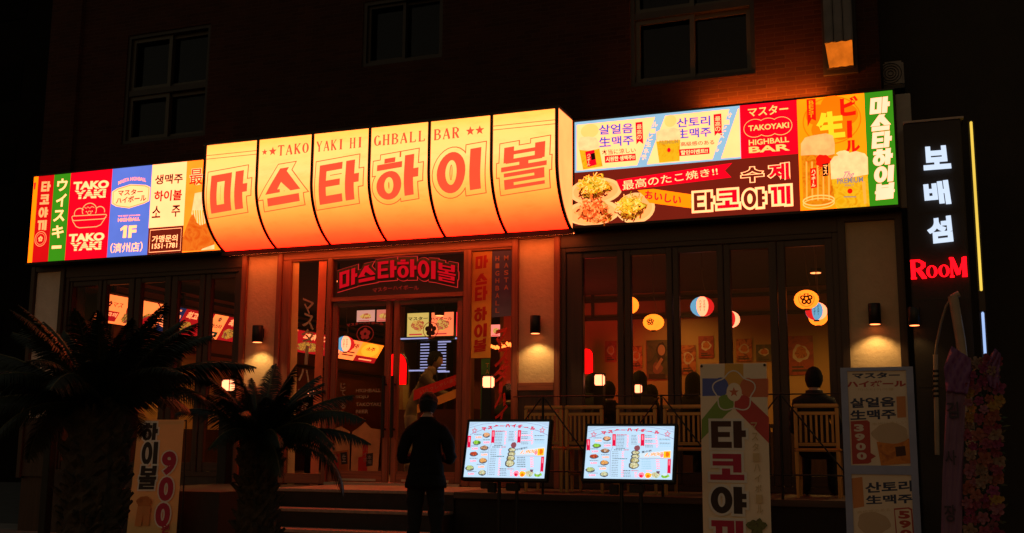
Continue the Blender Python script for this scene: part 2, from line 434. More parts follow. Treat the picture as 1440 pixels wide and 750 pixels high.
# ------------------------------------------------------------------ ground, street
b = MB(); b.add([(-300, -300, 0), (300, -300, 0), (300, 300, 0), (-300, 300, 0)], [(0, 1, 2, 3)], mat('asphalt', (.05, .05, .05), .85, var=.3, scale=3, bump=.3, bscale=80))
b.build('ground', kind='structure')
b = MB(); b.box(-40, 40, -8.6, 1, -.2, .10, mat('paving_stone', (.17, .155, .14), .8, var=.25, scale=4, bump=.25, bscale=40)); b.build('pavement', kind='structure')
b = MB()
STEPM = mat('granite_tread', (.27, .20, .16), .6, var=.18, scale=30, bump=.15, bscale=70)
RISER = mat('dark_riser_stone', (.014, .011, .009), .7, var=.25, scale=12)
SX0, SX1 = -6.74, -4.62
FZ = .80
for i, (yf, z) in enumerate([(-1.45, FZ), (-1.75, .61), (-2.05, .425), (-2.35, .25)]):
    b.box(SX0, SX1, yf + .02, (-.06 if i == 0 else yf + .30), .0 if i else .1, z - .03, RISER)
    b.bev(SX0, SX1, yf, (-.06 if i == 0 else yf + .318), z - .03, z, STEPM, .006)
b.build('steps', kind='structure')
b = MB()
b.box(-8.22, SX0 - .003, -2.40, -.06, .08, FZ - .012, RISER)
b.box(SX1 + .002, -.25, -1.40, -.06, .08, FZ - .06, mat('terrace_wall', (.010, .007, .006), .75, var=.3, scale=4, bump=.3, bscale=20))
b.bev(SX1 + .002, -.22, -1.45, -.06, FZ - .06, FZ, wood('terrace_deck', (.07, .04, .025), .6, 'X', .6), .006)
b.build('terrace', kind='structure')

# ------------------------------------------------------------------ the brick building
BLD = thing('brick_building', 'dark red brick building with the lit restaurant on its ground floor', 'building', (-6, 0, 0))
def holed_wall(x0, x1, z0, z1, yf, yb, holes, m, mrev=None):
    b = MB(); xs = sorted({x0, x1} | {h[i] for h in holes for i in (0, 1)}); zs = sorted({z0, z1} | {h[i] for h in holes for i in (2, 3)})
    for i in range(len(xs) - 1):
        for j in range(len(zs) - 1):
            cx, cz = (xs[i] + xs[i + 1]) / 2, (zs[j] + zs[j + 1]) / 2
            if any(h[0] < cx < h[1] and h[2] < cz < h[3] for h in holes): continue
            a, c, d, e = xs[i], xs[i + 1], zs[j], zs[j + 1]
            b.add([(a, yf, d), (c, yf, d), (c, yf, e), (a, yf, e)], [(0, 1, 2, 3)], m)
    for h in holes + [(x0, x1, z0, z1)]:
        a, c, d, e = h
        b.add([(a, yf, d), (c, yf, d), (c, yf, e), (a, yf, e), (a, yb, d), (c, yb, d), (c, yb, e), (a, yb, e)],
              [(0, 1, 5, 4), (1, 2, 6, 5), (2, 3, 7, 6), (3, 0, 4, 7)], mrev or m)
    b.add([(x0, yb + .2, z0), (x1, yb + .2, z0), (x1, yb + .2, z1), (x0, yb + .2, z1)], [(0, 3, 2, 1)], m)
    return b
WIN = [(-10.33, -8.95, 5.32, 6.89), (-6.62, -5.50, 5.99, 6.86), (-3.12, -1.70, 5.335, 7.15)]
holed_wall(-11.64, -.40, 3.68, 10.5, 0, .22, WIN, BRICK).build('wall', BLD, fixn=False)
b = MB(); b.box(-11.66, -11.12, -.07, -.003, 3.68, 10.5, BRICK); b.build('pilaster', BLD)
for wi, (x0, x1, z0, z1) in enumerate(WIN):
    fr = MB(); t = .05; fm = DARKPAINT
    for a in ((x0 - .02, x1 + .02, z0 - .03, z0 + t), (x0, x1, z1 - t, z1), (x0, x0 + t, z0 + t, z1 - t), (x1 - t, x1, z0 + t, z1 - t)): fr.box(a[0], a[1], .02, .14, a[2], a[3], fm)
    w = fr.build('window', BLD)
    mid = (z0 + z1) / 2 - .05; xm = (x0 + x1) / 2
    sash = MB()
    if wi != 1:
        fr2 = MB(); fr2.box(x0 + t, x1 - t, .03, .12, mid - .05, mid + .03, fm); fr2.build('transom_bar', w)
        for (a, c, d, e, dy) in ((x0 + t, xm + .03, mid + .03, z1 - t, .06), (xm - .03, x1 - t, mid + .03, z1 - t, .10), (x0 + t, xm + .03, z0 + t, mid - .05, .06), (xm - .03, x1 - t, z0 + t, mid - .05, .10)):
            s = .055
            for q in ((a, c, d, d + s), (a, c, e - s, e), (a, a + s, d + s, e - s), (c - s, c, d + s, e - s)): sash.box(q[0], q[1], dy, dy + .035, q[2], q[3], ALU)
    else:
        for (a, c, dy) in ((x0 + t, xm + .02, .06), (xm - .02, x1 - t, .10)):
            s = .04
            for q in ((a, c, z0 + t, z0 + t + s), (a, c, z1 - t - s, z1 - t), (a, a + s, z0 + t + s, z1 - t - s), (c - s, c, z0 + t + s, z1 - t - s)): sash.box(q[0], q[1], dy, dy + .03, q[2], q[3], DARKPAINT)
    sash.build('sash', w)
    g = MB(); g.box(x0 + t, x1 - t, .145, .15, z0 + t, z1 - t, NIGHTGLASS); g.build('pane', w)
    g = MB(); g.box(x0 - .1, x1 + .1, .30, .32, z0 - .1, z1 + .1, mat('blackout_curtain', (.035, .03, .028), .9, var=.3, scale=3)); g.build('curtain', w)
# ground-floor piers
COLS = [(-8.163, -7.715, 1.97, 3.635), (-4.465, -4.03, 1.975, 3.635), (-.825, -.335, 1.85, 3.60), (-11.62, -11.18, 1.6, 3.60)]
for ci, (x0, x1, z0, z1) in enumerate(COLS):
    c = MB(); c.box(x0 - .05, x1 + .05, .035, .4, .1, 3.678, BROWN); c = c.build('column', BLD)
    p = MB()
    # stucco panel as a gently uneven sheet
    nx, nz = 14, 44; vs = []; fs = []
    for j in range(nz + 1):
        for i in range(nx + 1):
            vs.append((x0 + (x1 - x0) * i / nx, -.004 + random.uniform(-.002, .002), z0 + (z1 - z0) * j / nz))
    for j in range(nz):
        for i in range(nx):
            k = j * (nx + 1) + i; fs.append((k, k + 1, k + nx + 2, k + nx + 1))
    p.add(vs, fs, STUCCO if ci < 3 else GREYST, True); p.box(x0, x1, .004, .034, z0, z1, STUCCO if ci < 3 else GREYST)
    p.build('stucco_panel', c)
    f = MB(); w = .075; WV, WH = (ENTRY, ENTRYX) if ci < 2 else (BROWN, BROWNX)
    f.bev(x0 - w, x0 - .001, -.05, .034, .8, 3.676, WV, .006); f.bev(x1 + .001, x1 + w, -.05, .034, .8, 3.676, WV, .006)
    f.bev(x0, x1, -.045, .034, z1 + .001, 3.676, WH, .005); f.bev(x0, x1, -.045, .034, z0 - .09, z0 - .001, WH, .005)
    f.box(x0, x1, -.02, .034, .82, z0 - .092, BROWN); f.build('pier_frame', c)
# timber header over the glazing
hb = MB(); ET = 3.553
for a, c, z in ((-11.10, -8.242, 3.50), (-7.638, -4.542, ET + .002), (-3.953, -.902, 3.50)): hb.bev(a, c, -.03, .12, z, 3.675, ENTRYX if z > 3.52 else BROWNX, .006)
hb.build('header_beam', BLD)

# --- glazing
def pane(parent, x0, x1, z0, z1, y=.055, name='pane'):
    g = MB(); g.add([(x0, y, z0), (x1, y, z0), (x1, y, z1), (x0, y, z1)], [(0, 1, 2, 3)], GLASS); return g.build(name, parent, fixn=False)
def glazed_row(x0, x1, z0, z1, panes, rail=.07):
    """folding timber windows: stiles between the panes, rails above and below, each leaf slightly turned"""
    f = MB()
    f.bev(x0, x0 + .06, -.02, .11, z0, z1, BROWN, .006); f.bev(x1 - .06, x1, -.02, .11, z0, z1, BROWN, .006)
    f.bev(x0 + .061, x1 - .061, -.02, .11, z1 - .05, z1, BROWNX, .005); f.bev(x0 + .061, x1 - .061, -.035, .11, z0, z0 + .06, BROWNX, .005)
    w = f.build('folding_window', BLD)
    edges = [x0 + .061] + sum([list(p) for p in panes], []) + [x1 - .061]
    st = MB()
    for i in range(0, len(edges), 2):
        a, c = edges[i], edges[i + 1]
        if 0 < i < len(edges) - 2:
            m = (a + c) / 2; st.bev(a, m - .004, .0, .085, z0 + .061, z1 - .051, BROWN, .007); st.bev(m + .004, c, .008, .092, z0 + .061, z1 - .051, BROWN, .007)
        else: st.bev(a, c, .0, .085, z0 + .061, z1 - .051, BROWN, .007)
    for a, c in panes:
        st.bev(a + .001, c - .001, .01, .08, z1 - .051 - rail, z1 - .052, BROWNX, .006); st.bev(a + .001, c - .001, .01, .08, z0 + .062, z0 + .062 + rail * 1.6, BROWNX, .006)
    st.build('stiles', w)
    for a, c in panes: pane(w, a, c, z0 + .06 + rail * 1.6, z1 - .05 - rail)
    return w
gx = lambda px, py, Y=0: XZ(px, py, Y)[0]
LP = [(gx(a, 430), gx(c, 430)) for a, c in ((100, 136), (147.5, 179), (196, 230), (248, 279), (295, 329))]
RP = [(gx(a, 450), gx(c, 450)) for a, c in ((819.5, 868), (887, 937.5), (955, 1009.5), (1028, 1083), (1106, 1163.5))]
glazed_row(-11.10, -8.242, .86, 3.498, LP)
glazed_row(-3.953, -.902, FZ + .005, 3.498, RP)
b = MB(); b.box(-11.10, -8.242, -.02, .3, .1, .858, mat('shopfront_base', (.05, .035, .028), .7, var=.3)); b.build('base_panel', BLD)
# entrance
EL, ER = -7.638, -4.542
dl0, dl1, dr0, dr1 = gx(464, 520), gx(548, 520), gx(552, 520), gx(651, 520)
f = MB(); TZ0, TZ1 = 3.02, 3.055
for a, c in ((EL, gx(409, 450)), (gx(459.5, 450), dl0 - .002), (dr1 + .002, gx(663, 450)), (gx(720, 450), ER)): f.bev(a, c, -.03, .11, FZ, ET, ENTRY, .007)
f.bev(dl0, dr1, -.03, .11, TZ0 - .02, TZ1, ENTRYX, .006); f.bev(dl0, dr1, -.02, .11, ET - .02, ET, ENTRYX, .005)
for a, c in ((gx(409, 450), gx(459.5, 450)), (gx(663, 450), gx(720, 450))):
    f.bev(a + .001, c - .001, -.02, .11, FZ, FZ + .12, ENTRYX, .006); f.bev(a + .001, c - .001, -.02, .11, ET - .02, ET, ENTRYX, .005)
f.box(dl0, dr1, -.06, .12, FZ - .01, FZ + .025, mat('steel_threshold', (.35, .33, .3), .35, .8)); EF = f.build('entrance_frame', BLD)
def sidelight(a, c): return pane(BLD, a + .002, c - .002, FZ + .12, ET - .02, y=.012, name='sidelight')
SLL = sidelight(gx(409, 450), gx(459.5, 450)); SLR = sidelight(gx(663, 450), gx(720, 450))
TRW = pane(BLD, dl0 + .002, dr1 - .002, TZ1, ET - .02, y=.012, name='transom_window')
DOORS = []
for a, c, hx in ((dl0 + .01, dl1, 1), (dr0, dr1 - .01, -1)):
    d = MB(); s = .075; z0, z1 = FZ + .03, TZ0 - .03
    d.bev(a, a + s, .0, .05, z0, z1, ENTRY, .006); d.bev(c - s, c, .0, .05, z0, z1, ENTRY, .006)
    d.bev(a + s + .001, c - s - .001, .002, .048, z1 - .055, z1, ENTRYX, .005); d.bev(a + s + .001, c - s - .001, .002, .048, z0, z0 + .13, ENTRYX, .005)
    d = d.build('door', BLD); pane(d, a + s, c - s, z0 + .13, z1 - .055, .02)
    h = MB(); x = (c - .04) if hx > 0 else (a + .04)
    h.bev(x - .02, x + .02, -.085, -.055, FZ + .55, FZ + 1.28, BLACKM, .006)
    for z in (FZ + .65, FZ + 1.18): h.tube([(x, -.06, z), (x, .01, z)], .012, BLACKM)
    h.build('handle', d)
    k = MB(); k.box(a + .15, c - .15, -.006, .0, z0 + .015, z0 + .04, mat('steel_kick_strip', (.5, .48, .45), .3, .9)); k.build('kick_strip', d)
    DOORS.append((d, a, c))

# --- inside: floor, walls, ceiling
WALLP = mat('beige_plaster', (.42, .25, .10), .9, var=.08, scale=2, bump=.1)
LOWWALL = mat('dark_red_wall', (.16, .03, .03), .8, var=.15, scale=3)
i = MB(); i.box(-11.2, -.35, .42, 9.6, .6, FZ, wood('floor_boards', (.10, .06, .04), .5, 'X', .5)); i.build('interior_floor', BLD)
i = MB(); i.box(-11.2, -.35, .42, 9.6, 3.66, 3.675, mat('dark_ceiling', (.05, .035, .03), .9)); i.build('ceiling', BLD)
i = MB()
i.box(-6.3, -.34, 5.0, 5.1, FZ, 3.66, WALLP)          # back wall of the dining room
i.box(-.36, -.30, .42, 5.0, FZ, 3.66, WALLP); i.box(-11.3, -11.2, .42, 9.6, FZ, 3.66, WALLP)
i.box(-11.2, -8.62, 9.6, 9.7, FZ, 3.66, WALLP); i.box(-8.7, -8.62, 5.4, 9.6, FZ, 3.66, WALLP)
i.box(-8.62, -6.3, 5.9, 6.0, FZ, 3.66, LOWWALL); i.box(-6.36, -6.3, 4.2, 5.9, FZ, 3.66, WALLP)
i.build('interior_wall', BLD)
tr = MB()
for px, py in ((890, 376), (890, 421.5), (890, 447)):
    z = XZ(px, py, 4.97)[1]; tr.box(-6.3, -.37, 4.955, 4.998, z - .028, z + .028, BROWNX)
for x in (-5.1, -3.9, -2.2): tr.box(x, x + .05, 4.95, 4.953, XZ(890, 447, 4.97)[1], 3.66, BROWN)
for y in (1.0, 2.6, 4.2): tr.box(-11.198, -11.15, y, y + .05, FZ, 3.64, BROWN)
for z in (2.7, 3.55): tr.box(-11.198, -11.16, .45, 9.5, z, z + .05, BROWNX)
tr.build('wall_trim', BLD)
b = MB(); b.box(-6.3, -.37, 4.94, 4.954, FZ, 1.5, BROWN); b.box(-11.19, -11.14, .5, 9.5, FZ, 1.5, BROWN); b.build('dado', BLD)

# ------------------------------------------------------------------ the neighbour, dark
N = thing('neighbour_building', 'dark plain rendered building set back at the right of the brick one', 'building', (.6, .8, 0))
b = MB(); b.box(-.9, 1.15, .8, 6, .1, 11, mat('dark_render', (.022, .017, .013), .9, var=.15, scale=2, bump=.2)); b.build('wall', N)
for x0, x1, y, h, lab in ((-3.5, 30, 16, 34, 'added black block far behind at the right, hiding the dusk sky'), (-64, -10.5, 17, 34, 'added black block far behind at the left, hiding the dusk sky')):
    t = thing('sky_screen_block', lab, 'building', ((x0 + x1) / 2, y, 0), 'added blocks hiding the sky')  # dark blocks added to keep the bright dusk sky out of view
    b = MB(); b.box(x0, x1, y, y + 8, 0, h, mat('sky_screen_black', (.005, .0045, .004), .95, var=.2, spec=.05)); b.build('wall', t)
    w0 = None
    for i in range(int((x1 - x0) / 4)):
        for j in range(int(h / 3)):
            cx, cz = x0 + 1.7 + i * 4, 1.9 + j * 3
            if w0 is None: w0 = MB(); w0.box(cx - .7, cx + .7, y - .03, y - .002, cz - .7, cz + .7, mat('added_block_window', (.003, .003, .003), .95, spec=.05)); w0 = w0.build('window', t); ox, oz = cx, cz
            else: k = w0.copy(); COL.objects.link(k); k.parent = t; k.location = (cx - ox, 0, cz - oz)
# ------------------------------------------------------------------ lightbox colours (backlit vinyl)
ES = 1.0
CREAM = glow('cream_vinyl', (255, 240, 150), ES); CREAM2 = glow('pale_cream_vinyl', (255, 244, 158), ES)
RED = glow('red_vinyl', (232, 6, 34), ES); GREEN = glow('green_vinyl', (62, 146, 22), ES); BLUE = glow('blue_vinyl', (104, 128, 226), ES)
DBROWN = glow('brown_vinyl', (122, 32, 18), ES); ORANGE = glow('orange_vinyl', (255, 166, 14), ES, .1, 3); LBLUE = glow('light_blue_vinyl', (160, 202, 228), ES)
VIOLET = glow('violet_vinyl', (92, 96, 200), ES); TXBROWN = glow('brown_lettering', (110, 40, 20), ES); YELLOW = glow('yellow_vinyl', (255, 226, 40), ES)
BANNERO = glow('amber_vinyl', (246, 160, 10), ES); DORANGE = glow('deep_orange_vinyl', (240, 128, 6), ES); TXBLUE = glow('blue_lettering', (70, 110, 190), ES)
FOAM = glow('foam_print', (255, 226, 150), ES, .12, 14); AMBER = food('amber_beer_print', [(250, 170, 10), (255, 190, 30), (245, 150, 5)], ES, 10); AMBER2 = food('deep_beer_print', [(238, 118, 6), (250, 148, 18), (226, 100, 4)], ES, 9)
PLATE = glow('plate_print', (255, 208, 124), ES, .06, 4, 1.5); SH = [glow('shred_%d' % i, c, ES) for i, c in enumerate([(255, 222, 70), (255, 236, 120), (236, 180, 30), (255, 204, 50), (196, 150, 20)])]; FL = [glow('flake_%d' % i, c, ES) for i, c in enumerate([(255, 160, 76), (244, 120, 44), (255, 186, 96), (226, 84, 30), (170, 56, 16)])]; SC = [glow('sauce_%d' % i, c, ES) for i, c in enumerate([(84, 22, 6), (120, 40, 8), (170, 70, 14)])]
TAKO1 = food('takoyaki_print', [(70, 22, 6), (190, 80, 10), (244, 160, 34), (130, 50, 8), (250, 190, 60)], ES, 20)
TAKO2 = food('bonito_print', [(110, 30, 12), (222, 90, 26), (250, 140, 60), (255, 176, 96), (150, 46, 14)], ES, 18)
TAKO3 = food('egg_print', [(150, 80, 10), (236, 176, 34), (255, 222, 84), (176, 130, 20), (250, 200, 60)], ES, 22)
PURE = [CREAM]

def sign_box(name, label, x0, x1, z0, z1, yf, yb, group=None):
    t = thing(name, label, 'sign', ((x0 + x1) / 2, yb, z0), group)
    c = MB(); c.bev(x0 - .02, x1 + .02, yf + .012, yb, z0 - .03, z1 + .02, DARKPAINT, .006); c.build('cabinet', t)
    f = MB(); e = .016
    for q in ((x0 - .02, x1 + .02, z0 - .03, z0 - .004), (x0 - .02, x1 + .02, z1 + .004, z1 + .02)): f.box(q[0], q[1], yf - .012, yf + .011, q[2], q[3], DARKPAINT)
    f.build('edge_trim', t)
    return t
def face(t, name, art, Y, parent=None):
    return art.build(name, parent or t, org=(0, Y, 0), u=(1, 0, 0), v=(0, 0, 1), n=(0, -1, 0))

# ================================================================== right lightbox
Y0 = -.25; RX0, RX1, RZ0, RZ1 = -3.712, -.285, 3.705, 4.906
RS = sign_box('lightbox_sign', 'wide backlit food and beer sign box with a green strip at its right end', RX0, RX1, RZ0, RZ1, Y0, -.06)
z4 = zm(800, 120, 3.573); z5 = zm(1030, 110, 3.573)
def A4(): return Art(on(Y0, z4))
def A5(): return Art(on(Y0, z5))
# cream beer panel with pale blue border
a = A4(); xr = XZ(1041, 180, Y0)[0]; zs = XZ(*z4(28, 440), Y0)[1]
a.m = lambda x, y: (x, y); a.rect(RX0, zs, xr, RZ1, LBLUE); a.m = on(Y0, z4)
a.poly([(40, 200), (433, 160), (343, 402), (40, 430)], CREAM); a.poly([(484, 154), (806, 120), (722, 372), (392, 398)], CREAM); a.poly([(850, 118), (856, 118), (862, 360), (765, 368)], CREAM)
P1 = face(RS, 'panel', a, Y0)
a = A4(); a.ell((60, 195, 150, 265), glow('pale_blossom', (255, 226, 120), ES)); a.ell((480, 150, 540, 210), glow('pale_blossom', (255, 226, 120), ES))
a.text('살얼음', [(150, 200), (323, 190), (323, 240), (150, 250)], VIOLET, .028); a.text('生맥주', [(150, 262), (325, 250), (327, 300), (152, 314)], VIOLET, .028)
a.text('本当に涼しい', [(165, 325), (335, 314), (337, 338), (168, 352)], TXBROWN, .01)
a.poly([(180, 356), (335, 344), (337, 378), (182, 391)], RED); a.text('시원한 생맥주!!', [(186, 361), (330, 350), (331, 373), (187, 386)], CREAM2, .03)
a.poly([(335, 188), (370, 184), (374, 296), (354, 282), (340, 298)], RED); a.column('最高の', 342, 196, 366, 275, CREAM2, .004)
a.text('산토리', [(540, 167), (710, 153), (711, 203), (542, 215)], VIOLET, .028); a.text('生맥주', [(540, 222), (715, 209), (716, 258), (543, 271)], VIOLET, .028)
a.text('高級感のある', [(560, 287), (730, 275), (731, 298), (563, 308)], TXBROWN, .01)
a.poly([(553, 324), (706, 313), (707, 345), (556, 357)], RED); a.text('할인이벤트!!', [(562, 329), (698, 318), (699, 341), (563, 352)], CREAM2, .03)
a.poly([(727, 148), (766, 143), (770, 254), (748, 240), (733, 256)], RED); a.column('最高の', 735, 156, 762, 234, CREAM2, .004)
for i, ch in enumerate('ルービ生水港'): a.text(ch, (432 - i * 11 - 12, 185 + i * 33, 432 - i * 11 + 14, 211 + i * 33), CREAM2, .01)
for i, ch in enumerate('サービスンル'): a.text(ch, (806 - i * 13 - 12, 140 + i * 34, 806 - i * 13 + 14, 166 + i * 34), CREAM2, .01)
face(RS, 'lettering', a, Y0 - .002, P1)
a = A4()
a.poly([(50, 312), (150, 300), (170, 408), (72, 424)], AMBER); a.poly([(46, 278), (60, 262), (100, 258), (135, 264), (150, 280), (152, 320), (100, 330), (50, 325)], FOAM)
a.poly([(82, 335), (128, 325), (140, 400), (95, 412)], RED); a.poly([(110, 345), (130, 340), (134, 372), (114, 378)], glow('black_vinyl', (30, 12, 8), ES))
a.column('ハイボール', 92, 345, 108, 405, CREAM2, .02)
a.flush('picture', P1, org=(0, Y0 - .003, 0))
a.poly([(438, 272), (560, 262), (556, 380), (455, 390)], AMBER); a.poly([(440, 235), (470, 222), (530, 215), (558, 225), (562, 275), (440, 284)], FOAM)
a.text('PREMIUM', [(455, 280), (550, 273), (550, 292), (455, 300)], glow('faded_lettering', (214, 150, 60), ES), .02); a.ell((494, 315, 512, 338), RED)
face(RS, 'picture', a, Y0 - .003, P1)
# brown takoyaki panel
a = A4(); a.m = lambda x, y: (x, y); xb = XZ(1124.5, 260, Y0)[0]; a.rect(RX0, RZ0, xb, zs, DBROWN); P2 = face(RS, 'panel', a, Y0)
a = A4()
for cx, cyy, rx, ry in ((135, 532, 132, 68), (335, 618, 98, 78), (120, 650, 138, 74)):
    x0, z0 = on(Y0, z4)(cx, cyy)
    a.ell((cx - rx, cyy - ry, cx + rx, min(cyy + ry, 705)), PLATE); a.ell((cx - rx * .85, cyy - ry * .8, cx + rx * .85, min(cyy + ry * .8, 700)), glow('plate_well', (246, 190, 104), ES))
a.blob((30, 452, 225, 582), TAKO1, seed=3, amp=.2); a.blob((60, 458, 190, 530), TAKO3, seed=5, amp=.25); a.blob((38, 570, 225, 700), TAKO2, seed=6, amp=.22); a.blob((150, 630, 222, 698), TAKO1, seed=11, amp=.2); a.blob((240, 555, 398, 688), TAKO1, seed=8, amp=.2); a.blob((245, 560, 395, 650), TAKO3, seed=9, amp=.25)
rb = glow('dark_food_print', (90, 26, 8), ES)
rnd = random.Random(3)
for _ in range(26):
    cx, cyy = rnd.uniform(50, 215), rnd.uniform(525, 690); a.blob((cx - 9, cyy - 6, cx + 9, cyy + 6), rnd.choice([rb, TAKO2, glow('pale_flake', (255, 196, 90), ES), TAKO3]), n=9, amp=.35, seed=rnd.randint(0, 99))
for _ in range(16):
    cx, cyy = rnd.uniform(260, 380), rnd.uniform(570, 675); a.blob((cx - 9, cyy - 6, cx + 9, cyy + 6), rnd.choice([rb, TAKO3, glow('pale_flake', (255, 196, 90), ES), TAKO1]), n=9, amp=.35, seed=rnd.randint(0, 99))
a.shreds((30, 500, 225, 590), SC, 60, .06, .014, 4); a.shreds((40, 446, 215, 560), SH, 190, .05, .012, 2, 2.5); a.shreds((35, 565, 215, 700), FL, 170, .055, .018, 5, 2); a.shreds((150, 625, 225, 700), SC + FL, 40, .06, .012, 6)
a.shreds((242, 600, 398, 690), SC, 40, .05, .014, 7); a.shreds((240, 552, 395, 660), SH, 160, .05, .012, 8, 2.5)
face(RS, 'picture', a, Y0 - .002, P2)
a = A4()
a.poly([(345, 528), (425, 522), (640, 553), (612, 585), (628, 620), (405, 592), (380, 560)], BANNERO); a.text('おいしい', [(385, 528), (568, 556), (562, 602), (380, 570)], RED, .035)
a.poly([(238, 477), (822, 391), (785, 430), (818, 464), (262, 532)], RED); a.text('最高のたこ焼き!!', [(268, 482), (745, 412), (750, 452), (272, 530)], CREAM2, .005)
ol = [(CREAM2, .085)]
def outl(ch, z, box, fill, k=.016):
    a.hangul(ch, box, CREAM2, k); a.layer(); a.hangul(ch, box, fill, -.002); a.layer()
a.m = lambda x, y: XZ(x, y, Y0)
for ch, bx, fl in (('타', (976, 271, 1003, 296), DBROWN), ('코', (1009, 268, 1039, 293), RED), ('야', (1046, 267.5, 1076, 292), DBROWN), ('끼', (1084, 263, 1112, 288.5), RED)):
    a.hangul(ch, bx, CREAM2, .026); a.layer(); a.hangul(ch, bx, fl, .0); a.layer()
for ch, bx, fl in (('수', (1043, 236, 1074, 257), DBROWN), ('제', (1081, 231, 1110, 254), RED)):
    a.text(ch, bx, fl, .03, outline=[(CREAM2, .075)])
face(RS, 'lettering', a, Y0 - .005, P2)
# red name panel
a = A5(); a.m = lambda x, y: (x, y); a.rect(xr, zs + (XZ(1041, 222, Y0)[1] - zs) * 0, xb, RZ1, RED); P3 = face(RS, 'panel', a, Y0 - .001)
a = A5(); LC = glow('cream_lettering', (255, 226, 120), ES)
a.text('マスター', [(78, 150), (280, 128), (280, 178), (78, 195)], LC, .015)
for k_ in (0, 2.5):
    for cx in (112, 178, 245): a.ell((cx - 56 + k_, 200 - (cx - 178) * .09 + k_, cx + 56 - k_, 293 - (cx - 178) * .09 - k_), RED if k_ else LC)
    a.layer()
a.text('TAKOYAKI', [(80, 240), (284, 222), (285, 250), (81, 268)], LC, .025)
a.text('HIGHBALL', [(82, 312), (283, 295), (285, 322), (83, 340)], LC, .02); a.text('BAR', [(82, 347), (287, 330), (290, 364), (84, 378)], LC, .03)
face(RS, 'lettering', a, Y0 - .002, P3)
# orange beer panel
xg = XZ(1218.5, 210, Y0)[0]
a = A5(); a.m = lambda x, y: (x, y); a.rect(xb, RZ0, xg, RZ1, ORANGE); a.m = on(Y0, z5)
for t in range(5):
    an = PI / 2 + 2 * PI * t / 5; a.ell((500 + 78 * math.cos(an) - 58, 205 - 66 * math.sin(an) - 52, 500 + 78 * math.cos(an) + 58, 205 - 66 * math.sin(an) + 52), DORANGE)
a.ring((355, 95, 645, 330), .012, DORANGE)
P4 = face(RS, 'panel', a, Y0)
a = A5(); RED2 = glow('scarlet_vinyl', (236, 28, 10), ES)
a.poly([(372, 108), (418, 103), (420, 215), (398, 205), (378, 245)], RED2); a.column('BEST', 384, 112, 408, 200, ORANGE, .02)
a.text('生', [(415, 178), (556, 160), (568, 296), (428, 310)], YELLOW, .06)
a.text('ビ', (540, 92, 632, 190), RED2, .055); a.poly([(575, 215), (600, 213), (602, 300), (577, 302)], RED2); a.text('ル', (562, 312, 642, 375), RED2, .055)
face(RS, 'lettering', a, Y0 - .002, P4)
a = A5()
a.poly([(346, 385), (512, 378), (512, 620), (490, 640), (430, 648), (370, 640), (356, 625)], AMBER2)
for k in range(5): a.poly([(368 + k * 28, 420), (376 + k * 28, 420), (378 + k * 28, 615), (370 + k * 28, 615)], glow('glass_gleam', (255, 186, 70), ES))
a.ring((356, 590, 512, 640), .014, glow('glass_rim', (255, 214, 110), ES)); a.ring((356, 605, 512, 655), .01, glow('glass_rim', (255, 214, 110), ES))
a.poly([(344, 390), (344, 330), (365, 300), (400, 290), (470, 278), (505, 290), (514, 330), (514, 382), (470, 392), (400, 386)], glow('amber_foam_print', (252, 196, 112), ES, .14, 12))
a.blob((410, 380, 500, 450), RED2, seed=4); a.poly([(390, 455), (422, 450), (426, 550), (394, 556)], RED2); a.column('ハイボール', 397, 460, 418, 548, CREAM2, .03)
a.poly([(452, 432), (482, 428), (484, 490), (454, 495)], glow('black_vinyl', (30, 12, 8), ES)); a.column('マス', 457, 436, 478, 488, LC, .03)
a.column('ター', 428, 440, 448, 490, RED2, .03)
a.layer(); a.flush('picture', P4, org=(0, Y0 - .003, 0))
a.poly([(497, 500), (680, 492), (690, 645), (680, 655), (530, 660), (520, 650)], AMBER); a.poly([(650, 520), (668, 520), (674, 630), (662, 636)], glow('glass_gleam', (255, 186, 70), ES))
a.poly([(496, 510), (492, 420), (510, 395), (560, 385), (620, 368), (665, 380), (680, 400), (682, 485), (600, 500)], FOAM); a.blob((520, 362, 590, 400), FOAM, seed=2)
PT = glow('slate_lettering', (150, 130, 140), ES); a.text('The', (555, 470, 612, 502), PT, .01, shear=.3); a.text('PREMIUM', [(526, 505), (656, 495), (657, 524), (527, 533)], PT, .01)
a.text('MALT', (565, 535, 612, 545), PT, .0); a.ell((578, 556, 604, 582), RED2); a.rect(560, 596, 622, 600, PT)
face(RS, 'picture', a, Y0 - .003, P4)
# green strip
a = A5(); a.m = lambda x, y: (x, y); a.rect(xg, RZ0, RX1, RZ1, GREEN); P5 = face(RS, 'panel', a, Y0)
a = A5(); GL = glow('ivory_lettering', (255, 240, 190), ES)
for k, ch in enumerate('마스타하이볼'):
    y0 = 100 + k * 86.5; x0 = 693 + k * 5; a.hangul(ch, [(x0 + 4, y0 + 5), (x0 + 96, y0 - 6), (x0 + 92, y0 + 70), (x0, y0 + 80)], GL, .006)
face(RS, 'lettering', a, Y0 - .002, P5)
b = MB(); b.bev(RX1 + .022, RX1 + .17, -.16, -.06, RZ0 - .02, RZ1 - .02, mat('grey_sheet_cover', (.22, .2, .18), .5, .1, var=.15), .006); b.build('end_cover', RS)

